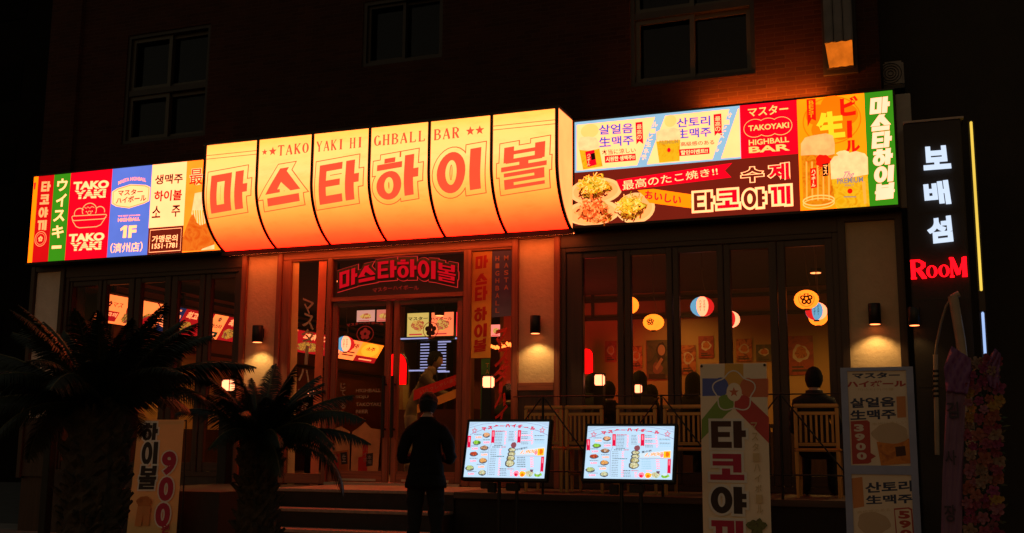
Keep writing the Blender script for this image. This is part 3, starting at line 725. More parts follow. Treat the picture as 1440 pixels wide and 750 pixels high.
# ================================================================== left lightbox
Y1 = -.25; LX0, LX1, LZ0, LZ1 = -11.575, -8.30, 3.70, 4.908
LS = sign_box('lightbox_sign', 'long backlit sign box with red, green, blue and cream panels at the left', LX0, LX1, LZ0, LZ1, Y1, -.09)
z1 = zm(40, 200, 4.165); m1 = on(Y1, z1)
def A1(): return Art(m1)
edges = [LX0] + [(m1(a, 300)[0] + 0) for a in (50, 146, 240, 486, 716, 922)] + [LX1]
edges = [LX0, m1(52, 300)[0], (m1(157, 190)[0] + m1(111, 690)[0]) / 2, (m1(252, 186)[0] + m1(209, 690)[0]) / 2, (m1(497, 165)[0] + m1(455, 676)[0]) / 2, (m1(728, 140)[0] + m1(693, 655)[0]) / 2, (m1(932, 115)[0] + m1(897, 645)[0]) / 2, LX1]
cols = [BANNERO, glow('crimson_vinyl', (225, 14, 18), ES), GREEN, RED, BLUE, CREAM2, glow('golden_vinyl', (250, 170, 40), ES, .15, 3)]
PL = []
for k in range(7):
    a = Art(); a.rect(edges[k], LZ0, edges[k + 1], LZ1, cols[k])
    if k == 5:
        zc = m1(800, 497)[1]; a.rect(edges[5], LZ0, edges[6], zc, DBROWN); e = .03
        a.line([(edges[5] + e, LZ0 + e), (edges[6] - e, LZ0 + e), (edges[6] - e, zc - e), (edges[5] + e, zc - e)], .008, CREAM2, True)
    PL.append(face(LS, 'panel', a, Y1))
def sheared(x0, y0, x1, y1, y_ref=430, s=.086, sl=-.055):   # boxes follow the panel's own verticals in the crop
    f = lambda x, y: (x, y + sl * (x - (x0 + x1) / 2))
    return [f(x0, y0), f(x1, y0), f(x1 - s * (y1 - y0), y1), f(x0 - s * (y1 - y0), y1)]
a = A1(); a.poly([(33, 240), (46, 236), (40, 275), (33, 280)], RED)
face(LS, 'lettering', a, Y1 - .002, PL[0])
a = A1(); SAL = glow('salmon_lettering', (255, 190, 112), ES)
for k, ch in enumerate('타코야끼'):
    a.hangul(ch, sheared(80 - k * 7.5, 232 + k * 76, 132 - k * 7.5, 288 + k * 76), SAL, .003)
a.ring((40, 525, 106, 610), .008, SAL); a.ring((48, 536, 98, 600), .005, SAL); a.blossom((73, 568), .042, SAL)
face(LS, 'lettering', a, Y1 - .002, PL[1])
a = A1()
for ch, bx in (('ウ', (172, 215, 232, 287)), ('イ', (166, 303, 226, 378)), ('ス', (150, 398, 216, 465)), ('キ', (142, 488, 210, 562))): a.text(ch, sheared(*bx), CREAM2, .03)
a.poly([(138, 608), (194, 605), (193, 622), (137, 626)], CREAM2)
face(LS, 'lettering', a, Y1 - .002, PL[2])
a = A1()
for tx, bx in (('TAKO', (266, 228, 474, 276)), ('YAKI', (272, 280, 456, 330)), ('TAKO', (240, 534, 448, 582)), ('YAKI', (246, 586, 430, 634))):
    a.text(tx, sheared(*bx), CREAM2, .055)
a.layer()
for y in (292, 305, 316, 598, 610, 621): a.poly([(262 if y < 400 else 235, y + 3), (465 if y < 400 else 440, y - 8), (465 if y < 400 else 440, y - 5), (262 if y < 400 else 235, y + 6)], RED)
SK = glow('bowl_outline', (255, 200, 120), ES); w = .011
a.ring([(318, 362), (402, 355), (398, 440), (316, 445)], w, SK, a0=-.5, a1=PI + .5)
a.ring([(272, 392), (330, 386), (328, 446), (270, 450)], w, SK, a0=.6, a1=PI + .4); a.ring([(392, 380), (450, 376), (446, 436), (390, 440)], w, SK, a0=-.2, a1=PI * .8)
a.line([(256, 440), (262, 465), (280, 495), (300, 503), (400, 496), (425, 485), (448, 450), (460, 428)], w, SK); a.line([(256, 440), (262, 434), (455, 424), (460, 428)], w, SK); a.line([(258, 455), (270, 461), (440, 450), (457, 441)], w, SK)
a.ell((338, 405, 345, 412), SK); a.ell((372, 402, 379, 409), SK); a.ring((349, 405, 369, 425), .008, SK)
a.line([(330, 380), (340, 390), (350, 380), (362, 388), (374, 378), (388, 384)], .008, SK)
face(LS, 'lettering', a, Y1 - .002, PL[3])
a = A1(); PALE = glow('peach_lettering', (255, 200, 150), ES)
a.text('MASTA HIGHBALL', [(528, 222), (690, 205), (689, 225), (527, 243)], PALE, .02, arch=.8)
hexp = [(490, 292), (520, 272), (600, 247), (690, 252), (715, 264), (708, 345), (680, 360), (590, 388), (515, 378), (488, 362)]
a.poly(hexp, CREAM2); hi = [(600 + (x - 600) * .93, 317 + (y - 317) * .92) for x, y in hexp]; a.line(hi, .008, glow('gold_line', (200, 140, 40), ES), True)
DKR = glow('dark_red_lettering', (150, 20, 20), ES)
a.text('マスター', [(528, 282), (672, 272), (670, 306), (524, 316)], DKR, .03); a.text('ハイボール', [(516, 326), (692, 306), (690, 344), (512, 362)], DKR, .03)
a.text('THE BEST JAPANESE', [(525, 430), (655, 424), (655, 434), (525, 440)], PALE, .02); a.text('HIGHBALL', [(526, 446), (655, 440), (654, 460), (525, 468)], PALE, .04)
a.text('F', sheared(590, 488, 636, 560), CREAM2, .05); a.poly([(560, 490), (580, 489), (573, 561), (553, 562)], CREAM2); a.poly([(540, 508), (562, 490), (562, 508), (542, 522)], CREAM2); a.text('（濟州店）', sheared(484, 588, 672, 646), CREAM2, .012)
face(LS, 'lettering', a, Y1 - .002, PL[4])
a = A1(); INK = glow('dark_ink', (84, 26, 18), ES); REDT = glow('red_lettering', (222, 14, 18), ES)
a.text('생맥주', sheared(744, 188, 908, 245), INK, .025); a.text('하이볼', sheared(740, 282, 902, 345), REDT, .03); a.text('소', sheared(728, 374, 778, 444), INK, .02); a.text('주', sheared(842, 370, 893, 438), INK, .02)
a.text('가맹문의', sheared(726, 545, 876, 586), CREAM2, .018); a.text('1551·1781', sheared(726, 592, 873, 622), CREAM2, .02)
face(LS, 'lettering', a, Y1 - .002, PL[5])
a = A1()
a.poly([(975, 300), (1050, 285), (1050, 480), (985, 490), (955, 420)], FOAM)
for k in range(6): a.poly([(962 + k * 14, 400), (968 + k * 14, 399), (974 + k * 14, 490), (968 + k * 14, 491)], AMBER)
HAND = food('hand_print', [(236, 88, 14), (250, 122, 30), (228, 72, 10)], ES, 5)
a.poly([(900, 640), (905, 560), (925, 500), (950, 440), (968, 418), (985, 470), (1010, 490), (1050, 470), (1090, 500), (1090, 632)], HAND)
a.poly([(1020, 625), (1090, 600), (1090, 628), (1010, 634)], FOAM)
face(LS, 'picture', a, Y1 - .002, PL[6])
a = A1(); a.text('最', (946, 158, 1022, 250), glow('scarlet_vinyl', (236, 28, 10), ES), .006, outline=[(CREAM2, .035)])
face(LS, 'lettering', a, Y1 - .004, PL[6])

# ================================================================== curved awning sign
AYF, AYB, AZT, AZC, AZB = -.75, -.262, 4.932, 4.36, 3.675
AX0, AX1 = -8.36, -3.757; PWD = (AX1 - AX0) / 6
TMAX = math.radians(66); RA = (AYB - AYF) / (1 - math.cos(TMAX)); RB = (AZC - AZB) / math.sin(TMAX)
PROF = [(AYF, AZT), (AYF, AZC)] + [(AYF + RA * (1 - math.cos(TMAX * k / 40)), AZC - RB * math.sin(TMAX * k / 40)) for k in range(1, 41)]
SL = [0]
for k in range(1, len(PROF)): SL.append(SL[-1] + math.dist(PROF[k], PROF[k - 1]))
STOT = SL[-1]
def prof(s):
    s = max(0, min(STOT, s)); k = 1
    while k < len(SL) - 1 and SL[k] < s: k += 1
    t = (s - SL[k - 1]) / (SL[k] - SL[k - 1]); a, b_ = PROF[k - 1], PROF[k]
    d = ((b_[0] - a[0]) / (SL[k] - SL[k - 1]), (b_[1] - a[1]) / (SL[k] - SL[k - 1]))
    return a[0] + (b_[0] - a[0]) * t, a[1] + (b_[1] - a[1]) * t, d
def curl(u, v, n):                       # v = -arc length
    y, z, d = prof(-v); return Vector((u, y + d[1] * n, z - d[0] * n))
CUTS = [-(SL[1] + (STOT - SL[1]) * k / 16) for k in range(0, 16)]
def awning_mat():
    m = bpy.data.materials.new('awning_sheet_light_ramp'); m.use_nodes = True; n = m.node_tree.nodes; l = m.node_tree.links
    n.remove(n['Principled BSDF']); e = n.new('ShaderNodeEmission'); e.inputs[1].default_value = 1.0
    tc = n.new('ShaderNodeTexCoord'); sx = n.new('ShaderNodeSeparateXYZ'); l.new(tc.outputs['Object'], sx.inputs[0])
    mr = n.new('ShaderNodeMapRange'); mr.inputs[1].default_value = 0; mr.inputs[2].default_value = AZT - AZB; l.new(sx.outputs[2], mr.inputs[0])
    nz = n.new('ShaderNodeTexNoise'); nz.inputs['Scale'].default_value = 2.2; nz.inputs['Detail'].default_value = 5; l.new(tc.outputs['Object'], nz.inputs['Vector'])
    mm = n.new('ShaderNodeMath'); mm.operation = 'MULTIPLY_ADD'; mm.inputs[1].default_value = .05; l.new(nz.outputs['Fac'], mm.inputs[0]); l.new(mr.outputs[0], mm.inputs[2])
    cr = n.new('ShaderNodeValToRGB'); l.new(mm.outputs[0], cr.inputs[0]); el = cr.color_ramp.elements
    st = [(.02, (255, 74, 34)), (.09, (255, 102, 44)), (.18, (255, 142, 56)), (.30, (255, 182, 72)), (.46, (255, 212, 98)), (.68, (255, 235, 132)), (.9, (255, 236, 122)), (1.0, (255, 226, 98))]  # backlight falloff painted into the sheet colour, red low to cream high
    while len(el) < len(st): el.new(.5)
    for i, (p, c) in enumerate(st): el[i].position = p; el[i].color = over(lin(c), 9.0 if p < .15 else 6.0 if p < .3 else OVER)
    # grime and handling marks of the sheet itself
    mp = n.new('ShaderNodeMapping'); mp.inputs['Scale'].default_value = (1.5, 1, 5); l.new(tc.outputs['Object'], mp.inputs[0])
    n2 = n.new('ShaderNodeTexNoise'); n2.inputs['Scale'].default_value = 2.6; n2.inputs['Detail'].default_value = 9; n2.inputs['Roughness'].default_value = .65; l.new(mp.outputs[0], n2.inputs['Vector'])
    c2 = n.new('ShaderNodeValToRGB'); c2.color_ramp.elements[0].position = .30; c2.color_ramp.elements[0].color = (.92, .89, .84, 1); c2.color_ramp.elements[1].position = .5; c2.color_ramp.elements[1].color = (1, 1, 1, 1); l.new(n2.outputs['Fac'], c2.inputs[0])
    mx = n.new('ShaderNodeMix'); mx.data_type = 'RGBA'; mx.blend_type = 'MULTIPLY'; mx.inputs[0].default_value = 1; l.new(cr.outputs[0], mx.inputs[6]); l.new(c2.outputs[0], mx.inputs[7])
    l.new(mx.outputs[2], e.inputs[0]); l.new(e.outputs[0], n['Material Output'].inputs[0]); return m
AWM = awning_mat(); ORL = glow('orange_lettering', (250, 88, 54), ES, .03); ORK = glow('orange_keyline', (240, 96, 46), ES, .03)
AW = thing('awning_sign', 'curved glowing cream awning sign of six panels lettered in orange Hangul', 'sign', ((AX0 + AX1) / 2, AYB, AZB))
b = MB()
b.box(AX0 - .03, AX1 + .03, AYF + .03, AYB + .2, AZT + .002, AZT + .03, DARKPAINT); b.box(AX0 - .03, AX1 + .03, AYB + .012, AYB + .2, AZB - .03, AZT, DARKPAINT)
b.box(AX0 - .03, AX1 + .03, AYB - .02, AYB + .011, AZB - .06, AZB - .006, DARKPAINT); b.box(AX0 - .03, AX1 + .03, AYF - .012, AYF + .029, AZT + .002, AZT + .03, DARKPAINT)
b.build('cabinet', AW)
b = MB(); b.box(AX0, AX1, AYB + .03, AYB + .12, AZB - .038, AZB - .031, glow('added_soffit_emitter', (255, 110, 52), 15, .05, 2, 1.0)); b.build('added_soffit_glow', AW)  # added unseen strip, stands in for the awning glow on the piers
for k in range(7):
    x = AX0 + PWD * k; r = MB(); w = .017; n = len(PROF); vs = []
    for (y, z), s in zip(PROF, SL):
        _, _, d = prof(s)
        for dx in (-w, w): vs.append((x + dx, y + d[1] * .014, z - d[0] * .014))
        for dx in (-w, w): vs.append((x + dx, y - d[1] * .03, z + d[0] * .03))
    fs = []
    for i in range(n - 1):
        o = 4 * i; fs += [(o, o + 1, o + 5, o + 4), (o + 2, o + 6, o + 7, o + 3), (o, o + 4, o + 6, o + 2), (o + 1, o + 3, o + 7, o + 5)]
    fs += [(0, 2, 3, 1), (4 * n - 4, 4 * n - 3, 4 * n - 1, 4 * n - 2)]
    r.add(vs, fs, BLACKM, False); r.build('rib', AW)
# serif capitals for the small line
SER = {'T': [(.5, 0, .5, 1, .2), (.05, 1, .95, 1, .09), (.05, .86, .05, 1, .07), (.95, .86, .95, 1, .07), (.32, 0, .68, 0, .06)],
 'A': [(.08, 0, .5, 1, .08), (.5, 1, .9, 0, .2), (.24, .34, .72, .34, .07), (0, 0, .25, 0, .06), (.72, 0, 1, 0, .06)],
 'K': [(.2, 0, .2, 1, .2), (.2, .4, .85, 1, .08), (.4, .55, .88, 0, .2), (.05, 0, .4, 0, .06), (.05, 1, .4, 1, .06), (.7, 1, 1, 1, .06), (.72, 0, 1, 0, .06)],
 'O': 'ring', 'Y': [(.5, 0, .5, .5, .2), (.5, .45, .12, 1, .2), (.5, .45, .88, 1, .08), (.0, 1, .3, 1, .06), (.72, 1, 1, 1, .06), (.33, 0, .67, 0, .06)],
 'I': [(.5, 0, .5, 1, .26), (.25, 0, .75, 0, .06), (.25, 1, .75, 1, .06)],
 'H': [(.18, 0, .18, 1, .19), (.82, 0, .82, 1, .19), (.18, .5, .82, .5, .07), (0, 0, .36, 0, .06), (0, 1, .36, 1, .06), (.64, 0, 1, 0, .06), (.64, 1, 1, 1, .06)],
 'G': 'g', 'B': [(.2, 0, .2, 1, .2), (.05, 1, .55, 1, .07), (.05, 0, .6, 0, .07), (.2, .53, .6, .53, .07), (.55, 1, .8, .88, .12), (.8, .9, .8, .66, .2), (.8, .66, .55, .53, .1), (.58, .53, .88, .4, .12), (.87, .42, .87, .14, .2), (.87, .14, .6, 0, .1)],
 'L': [(.25, 0, .25, 1, .2), (.08, 1, .45, 1, .06), (.08, 0, .9, 0, .07), (.9, 0, .9, .22, .08)],
 'R': [(.2, 0, .2, 1, .2), (.05, 1, .55, 1, .07), (.05, 0, .4, 0, .06), (.2, .5, .6, .5, .07), (.55, 1, .82, .86, .12), (.82, .88, .82, .62, .2), (.82, .62, .55, .5, .1), (.5, .5, .85, 0, .2), (.78, 0, 1, 0, .06)],
 'M': [(.12, 0, .12, 1, .08), (.14, 1, .5, .1, .18), (.5, .1, .86, 1, .07), (.86, 0, .86, 1, .2), (0, 1, .2, 1, .06), (.8, 1, 1, 1, .06), (0, 0, .26, 0, .06), (.7, 0, 1, 0, .06)]}
def serif(a, ch, x0, y0, x1, y1, m, k=1.0):
    """draw one capital into local box (x0, y0 low, x1, y1 high)"""
    w, h = x1 - x0, y1 - y0; d = SER[ch]
    if d in ('ring', 'g'):
        n = 24; r0, r1 = (0, 2 * PI) if d == 'ring' else (.75, 2 * PI - .3)
        vs = []
        for i in range(n + 1):
            t = r0 + (r1 - r0) * i / n; c, s = math.cos(t), math.sin(t)
            vs += [(x0 + w * (.5 + .5 * c), y0 + h * (.5 + .52 * s)), (x0 + w * (.5 + (.5 - .22 * k) * c), y0 + h * (.5 + .46 * s))]
        a.raw(vs, [(2 * i, 2 * i + 1, 2 * i + 3, 2 * i + 2) for i in range(n)], m)
        if d == 'g': a._line([(x0 + w * .9, y0 + h * .05), (x0 + w * .9, y0 + h * .45)], .18 * w * k, m); a._line([(x0 + w * .65, y0 + h * .45), (x0 + w, y0 + h * .45)], .06 * w, m)
        return
    for p in d: a._line([(x0 + w * p[0], y0 + h * p[1]), (x0 + w * p[2], y0 + h * p[3])], p[4] * w * k * (1 if p[4] > .1 else 1.2), m)
TOP = {1: '**TAKO', 2: 'YAKI HI', 3: 'GHBALL', 4: 'BAR **'}
for k, ch in enumerate('마스타하이볼'):
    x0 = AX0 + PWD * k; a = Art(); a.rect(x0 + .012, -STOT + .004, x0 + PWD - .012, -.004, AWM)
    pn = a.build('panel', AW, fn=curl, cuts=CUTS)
    a = Art(); X = x0 + PWD * .14; w = PWD * .70
    if ch == '볼': X += .02
    bx = [(X, -.40), (X + w, -.36), (X + w - .02, -.83), (X - .02, -.87)]
    if ch == '스': bx = [(X + .03, -.40), (X + w * .93, -.37), (X + w * .95, -.80), (X + .01, -.84)]
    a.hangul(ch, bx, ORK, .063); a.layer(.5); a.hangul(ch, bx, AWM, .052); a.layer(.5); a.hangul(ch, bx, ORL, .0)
    if k in TOP:
        t = TOP[k]; n = len(t); cw = (PWD - .08) / (n + (.0)); xx = x0 + .045
        for q in t:
            if q == '*': a.star((xx + cw * .45, -.165), .042 if (xx - x0) < .1 and k == 1 or k == 4 and xx > x0 + PWD * .8 else .058, ORL)
            elif q != ' ': serif(a, q, xx + cw * .08, -.225, xx + cw * .86, -.105, ORL, 1.3)
            xx += cw if q != ' ' else cw * .6
    else:
        for s in (.135, .18): a.poly([(x0 + .012, -s - .004), (x0 + PWD - .012, -s - .004), (x0 + PWD - .012, -s + .004), (x0 + .012, -s + .004)], ORK)
    a.build('lettering', pn, fn=curl, cuts=CUTS, base=.001)
for x, sgn in ((AX0, -1), (AX1, 1)):
    c = MB(); vs = [(x + sgn * .018, y + .012, z) for y, z in PROF] + [(x + sgn * .018, AYB + .01, AZB), (x + sgn * .018, AYB + .01, AZT)]
    c.add(vs, [tuple(range(len(vs)))], glow('awning_side_sheet', (255, 204, 112), .97, .1, 2.5)); c.build('end_panel', AW)
# ================================================================== decals on the entrance glass
STK_R = mat('red_sticker', (.55, .03, .02), .5, trans=.5); STK_W = mat('white_sticker', (.34, .29, .25), .6, trans=.4); STK_Y = mat('amber_sticker', (.70, .34, .07), .6, trans=.5); STK_B = mat('navy_sticker', (.11, .10, .24), .6, trans=.5)
STK_G = mat('green_sticker', (.05, .16, .04), .6, trans=.35); STK_K = mat('black_sticker', (.02, .012, .01), .6); STK_O = mat('peach_sticker', (.5, .22, .14), .6, trans=.4); STK_P = mat('poster_film', (.42, .26, .17), .6, trans=.5)
NEON = glow('red_backlit_letters', (196, 12, 24), 1.0); NEOND = glow('dim_red_backlit_letters', (120, 24, 16), 1.0)
YD = .018                                   # just outside the door glass
z6 = zm(455, 350, 6.857)
a = Art(on(.0, z6))
TQ = {'마': [(160, 232), (335, 178), (330, 338), (160, 388)], '스': [(335, 185), (510, 145), (512, 300), (338, 333)], '타': [(530, 130), (712, 108), (712, 276), (530, 292)], '하': [(720, 108), (905, 104), (905, 276), (720, 280)],
      '이': [(915, 110), (1090, 122), (1088, 298), (915, 280)], '볼': [(1108, 132), (1285, 165), (1280, 342), (1108, 305)]}
RK = glow('red_backlit_keyline', (205, 40, 36), 1.0)
for ch, q in TQ.items(): a.hangul(ch, q, RK, .04)
a.layer()
for ch, q in TQ.items(): a.hangul(ch, q, STK_K, .034)
a.layer()
for ch, q in TQ.items(): a.hangul(ch, q, NEON, -.001)
a.flush('lettering', TRW, org=(0, .0, 0)); a.text('マスターハイボール', [(482, 378), (925, 352), (930, 396), (486, 422)], NEOND, .03, arch=.3)
a.build('lettering', TRW, org=(0, .0, 0))
# right sidelight
zr = zm(655, 345, 2.943); a = Art(on(.004, zr))
a.poly([(22, 28), (109, 22), (103, 466), (20, 468)], STK_Y); a.poly([(110, 22), (190, 20), (188, 292), (108, 300)], STK_B)
bx = [(42, 45, 92, 95), (42, 118, 91, 162), (40, 172, 90, 228), (38, 258, 88, 312), (37, 328, 88, 380), (36, 390, 86, 440)]
for ch, q in zip('마스타하이볼', bx): a.hangul(ch, [(q[0], q[1] + 4), (q[2], q[1] - 4), (q[2] - 2, q[3] - 3), (q[0] - 2, q[3] + 4)], STK_R, .003)
a.column('HIGHBALL', 124, 40, 140, 286, STK_O, .02, gap=.35); a.column('MASTA', 160, 38, 178, 190, STK_O, .02, gap=.35)
a.poly([(66, 470), (103, 468), (95, 715), (62, 718)], STK_G); a.column('TAKOYAKI', 84, 485, 98, 690, STK_Y, .0, gap=.3)
for ch, q in (('マ', (120, 352, 168, 425)), ('ス', (124, 430, 182, 495)), ('タ', (116, 500, 176, 560)), ('ハ', (120, 620, 172, 665)), ('イ', (122, 672, 170, 735))): a.text(ch, [(q[0] + 8, q[1]), (q[2] + 8, q[1] - 14), (q[2] - 6, q[3]), (q[0] - 6, q[3] + 14)], STK_R, .04)
a.poly([(140, 566), (156, 562), (152, 612), (138, 616)], STK_R)
a.build('decal', SLR, org=(0, .004, 0))
# left sidelight: two vertical strips and tall white kana
zl = zm(400, 350, 2.205); a = Art(on(.004, zl))
STRIP = mat('cream_strip_film', (.74, .46, .18), .6, trans=.2); STRIP2 = mat('coral_strip_film', (.74, .2, .1), .6, trans=.2)
a.poly([(26, 42), (46, 42), (30, 745), (8, 745)], STRIP); a.poly([(108, 38), (132, 36), (104, 745), (78, 745)], STRIP2)
for ch, q in (('マ', (58, 158, 92, 200)), ('ス', (58, 202, 94, 246)), ('タ', (54, 248, 92, 292)), ('ハ', (46, 372, 82, 415)), ('イ', (44, 420, 80, 462)), ('ボ', (42, 466, 76, 508))): a.text(ch, [(q[0], q[1] - 6), (q[2], q[1] + 8), (q[2] - 4, q[3] + 8), (q[0] - 4, q[3] - 6)], STK_W, .02)
a.poly([(66, 300), (76, 302), (72, 360), (62, 358)], STK_W); a.poly([(44, 516), (53, 518), (48, 575), (40, 573)], STK_W); a.text('ル', (36, 580, 72, 622), STK_W, .02)
a.build('decal', SLL, org=(0, .004, 0))
# left door: emblem, words, two printed mugs
zd = zm(440, 420, 2.775); d, da, dc = DOORS[0]; a = Art(on(YD, zd))
a.text('マスターハイボール', [(132, 96), (276, 90), (276, 102), (132, 108)], NEOND, .03, arch=.5)
a.ring((172, 108, 236, 168), .01, NEOND); a.blossom((204, 138), .075, NEOND, STK_K)
a.flush('emblem', d, org=(0, YD, 0))
for t, y in (('HIGHBALL', 352), ('SOJU', 378), ('TAKOYAKI', 406), ('BEER', 434)): a.text(t, (168, y, 168 + len(t) * 12.2, y + 14), STK_W, .02)
for i, ch in enumerate('じている'): a.text(ch, (108, 330 + i * 26, 128, 352 + i * 26), STK_W, .02)
a.flush('decal', d, org=(0, YD, 0))
MUGF = mat('mug_print_film', (.46, .24, .13), .6, trans=.5, var=.2); MUGA = mat('mug_print_amber', (.42, .14, .03), .6, trans=.5, var=.3)
a.poly([(66, 560), (68, 515), (110, 498), (146, 520), (142, 686), (66, 686)], MUGF); a.poly([(68, 600), (140, 590), (140, 686), (66, 686)], MUGA)
a.poly([(82, 612), (104, 606), (100, 684), (78, 686)], STK_R); a.poly([(108, 602), (134, 598), (136, 645), (112, 648)], STK_K); a.column('生', 114, 606, 130, 640, STK_W, .02)
a.flush('decal', d, org=(0, YD, 0))
a.poly([(154, 520), (176, 506), (204, 482), (228, 506), (266, 512), (254, 688), (148, 688)], MUGF); a.poly([(195, 570), (216, 566), (212, 684), (176, 686), (178, 620), (194, 616)], STK_R)
a.poly([(210, 606), (236, 602), (234, 652), (208, 656)], STK_K)
a.column('本場', 214, 610, 230, 648, STK_W, .0); a.column('ハイボ', 198, 575, 212, 640, STK_W, .0)
a.build('decal', d, org=(0, YD, 0))
# right door: dark kana, blossom emblem, slanted bands
zq = zm(540, 420, 5.356); d, da, dc = DOORS[1]; a = Art(on(YD, zq))
for t, x0, x1 in (('マスター', 182, 330), ('ハイボール', 352, 512)): a.text(t, (x0, 138, x1, 164), STK_K, .03)
a.ring((296, 178, 408, 298), .008, NEOND); a.blossom((352, 236), .078, STK_K); a.ring((338, 222, 366, 250), .012, STK_K)
a.flush('emblem', d, org=(0, YD, 0))
a.poly([(225, 690), (578, 560), (578, 640), (222, 770)], STK_R); a.text('いらっしゃいませ', [(270, 690), (560, 585), (560, 618), (270, 724)], STK_O, .02)
a.poly([(250, 800), (578, 668), (578, 735), (250, 865)], STK_Y)
a.build('decal', d, org=(0, YD, 0))

# ================================================================== things inside the restaurant
def PXp(px, py, X):
    d_ = FWD + RIGHT * ((px - 720) / F_PX) - UP * ((py - 375) / F_PX); return EYE + d_ * (X / d_.x)
# long menu board on the left wall, leaning forward
BT, BBX, BZ1, BZ0 = -10.85, -11.08, 3.34, 2.97
MBR = thing('menu_board', 'long row of lit cream, blue and red menu prints high on the left wall inside', 'menu board', (-11.0, .5, 2.9))
KB = .8
mb_c = [glow('board_cream', (250, 176, 84), KB, .08), glow('board_navy', (44, 46, 84), KB), glow('board_red', (205, 22, 26), KB), glow('board_yellow', (250, 186, 40), KB)]
bI = glow('board_ink', (130, 20, 14), KB); bG = glow('board_green', (20, 62, 40), KB); bF = food('board_food', [(200, 90, 20), (250, 170, 60), (90, 60, 30), (230, 60, 60)], KB, 18); bP = glow('board_pale', (252, 200, 120), KB)
bu, bv = Vector((0, 1, 0)), Vector((BT - BBX, 0, BZ1 - BZ0)).normalized(); bn = bv.cross(Vector((0, -1, 0))); BH = math.hypot(BT - BBX, BZ1 - BZ0)
yof = lambda px: PXp(px, 415 + .187 * (px - 150), BT).y
segs = [(150, 181, 0, 'a'), (181, 236, 0, 'b'), (236, 263, 1, 'c'), (263, 285, 2, 'd'), (285, 303, 2, 'e'), (303, 322, 0, 'f'), (322, 345, 2, 'g'), (345, 420, 0, 'b'), (420, 472, 2, 'd'), (472, 489, 1, 'c'), (489, 511, 0, 'h'), (511, 540, 3, 'i')]
for p0, p1, mi_, kind in segs:
    y0, y1 = yof(p0), yof(p1); L = y1 - y0; a = Art(lambda x, y: (y0 + x * L, y * BH)); a.rect(0, 0, 1, 1, mb_c[mi_])
    if kind == 'a': a.blossom((.35, .68), .05, bI); a.text('マス', (.5, .6, .95, .76), bI, .01); a.rect(.12, .08, .95, .44, mb_c[2]); a.text('최고의', (.2, .24, .9, .4), bP, .03); a.text('맛', (.3, .1, .6, .22), bP, .03)
    elif kind == 'b': a.ring((.1, .2, .9, 1.1), .02, bI); a.text('ター', (.15, .7, .4, .85), bI, .01); a.blob((.05, .05, .45, .5), bF, seed=3); a.blob((.5, .1, 1, .6), bF, seed=4); a.poly([(.3, 0), (.6, 0), (.95, .5), (.7, .5)], mb_c[2])
    elif kind == 'c': a.poly([(.02, .25), (.1, .7), (.5, .8), (.9, .7), (.98, .25), (.5, .1)], bP); a.text('マスター', (.2, .5, .8, .66), bI, .03); a.text('ハイ', (.3, .25, .7, .46), bI, .03); a.rect(.2, .86, .8, .92, bP)
    elif kind in 'dg': a.text('최고', (.2, .62, .9, .92), bP, .05); a.blob((.1, .05, .9, .55), bF, seed=8)
    elif kind == 'e': a.text('はい', (.3, .6, .8, .8), bP, .02)
    elif kind == 'f': a.blossom((.5, .82), .045, bG); a.text('마스타', (.1, .45, .9, .62), bG, .04); a.rect(.15, .08, .85, .3, bG); a.rect(.4, .12, .65, .22, bP)
    elif kind == 'h': a.column('生ビール', .1, .9, .3, .1, bI, .02) if False else a.text('生맥주', (.15, .6, .9, .85), bI, .04); a.rect(.15, .2, .85, .26, bI); a.rect(.15, .36, .85, .42, bI)
    else: a.ell((.1, .3, .9, 1), glow('board_gold', (255, 214, 50), KB)); a.text('소주', (.3, .6, .7, .8), bI, .03); a.rect(0, 0, 1, .3, mb_c[2]); a.rect(.2, .1, .8, .16, bP)
    a.build('print', MBR, org=(BBX, 0, BZ0), u=bu, v=bv, n=-bn if bn.x < 0 else bn)
b = MB(); ye = yof(540); b.tube([(BT + .02, yof(150) - .08, BZ1 + .03), (BT + .02, ye, BZ1 + .03)], .022, BROWN)
b.add([(BT - .012, yof(150), BZ1), (BT - .012, ye, BZ1), (BBX - .012, ye, BZ0), (BBX - .012, yof(150), BZ0)], [(0, 1, 2, 3)], BLACKM); b.build('rail', MBR)
# kitchen wall screens
for k, (x0, x1, y0, y1, c, lab) in enumerate([(573, 602.5, 441, 473, (222, 186, 96), 'yellow menu screen above the kitchen shelves, left of the orange one'), (607, 637.5, 440, 472, (236, 140, 84), 'orange menu screen above the kitchen shelves behind the right door'), (642, 668, 439, 472, (235, 50, 60), 'red menu screen on the kitchen wall, seen partly behind the door post'), (690, 705.5, 457, 473, (236, 150, 130), 'pink menu screen seen in the right sidelight under the navy strip'), (711, 724, 456, 472, (238, 160, 70), 'small amber menu screen at the right edge of the right sidelight'), (502, 527, 437, 452, (220, 150, 130), 'pale pink menu screen high behind the left door glass'), (530, 549, 436, 452, (224, 120, 96), 'salmon menu screen high behind the left door beside the pale pink one')]):
    Ys = 5.2; p0, p1 = XZ(x0, y0, Ys), XZ(x1, y1, Ys)
    t = thing('menu_screen', lab, 'screen', (p0[0], Ys + .05, p1[1]), 'menu screens over the kitchen')
    c_ = MB(); c_.bev(p0[0] - .02, p1[0] + .02, Ys + .006, Ys + .06, p1[1] - .02, p0[1] + .02, BLACKM, .006); c_.build('casing', t)
    a = Art(lambda x, y: (p0[0] + x * (p1[0] - p0[0]), p1[1] + y * (p0[1] - p1[1]))); a.rect(0, 0, 1, 1, glow('screen_%d' % k, c, 1.0)); a.blob((.15, .2, .85, .75), food('screen_food', [(200, 120, 50), (240, 190, 90), (180, 60, 40), (235, 140, 90)], .9, 14), seed=k)
    a.rect(.1, .06, .7, .12, glow('screen_red', (220, 60, 60), .9)); a.build('display', t, org=(0, Ys, 0))
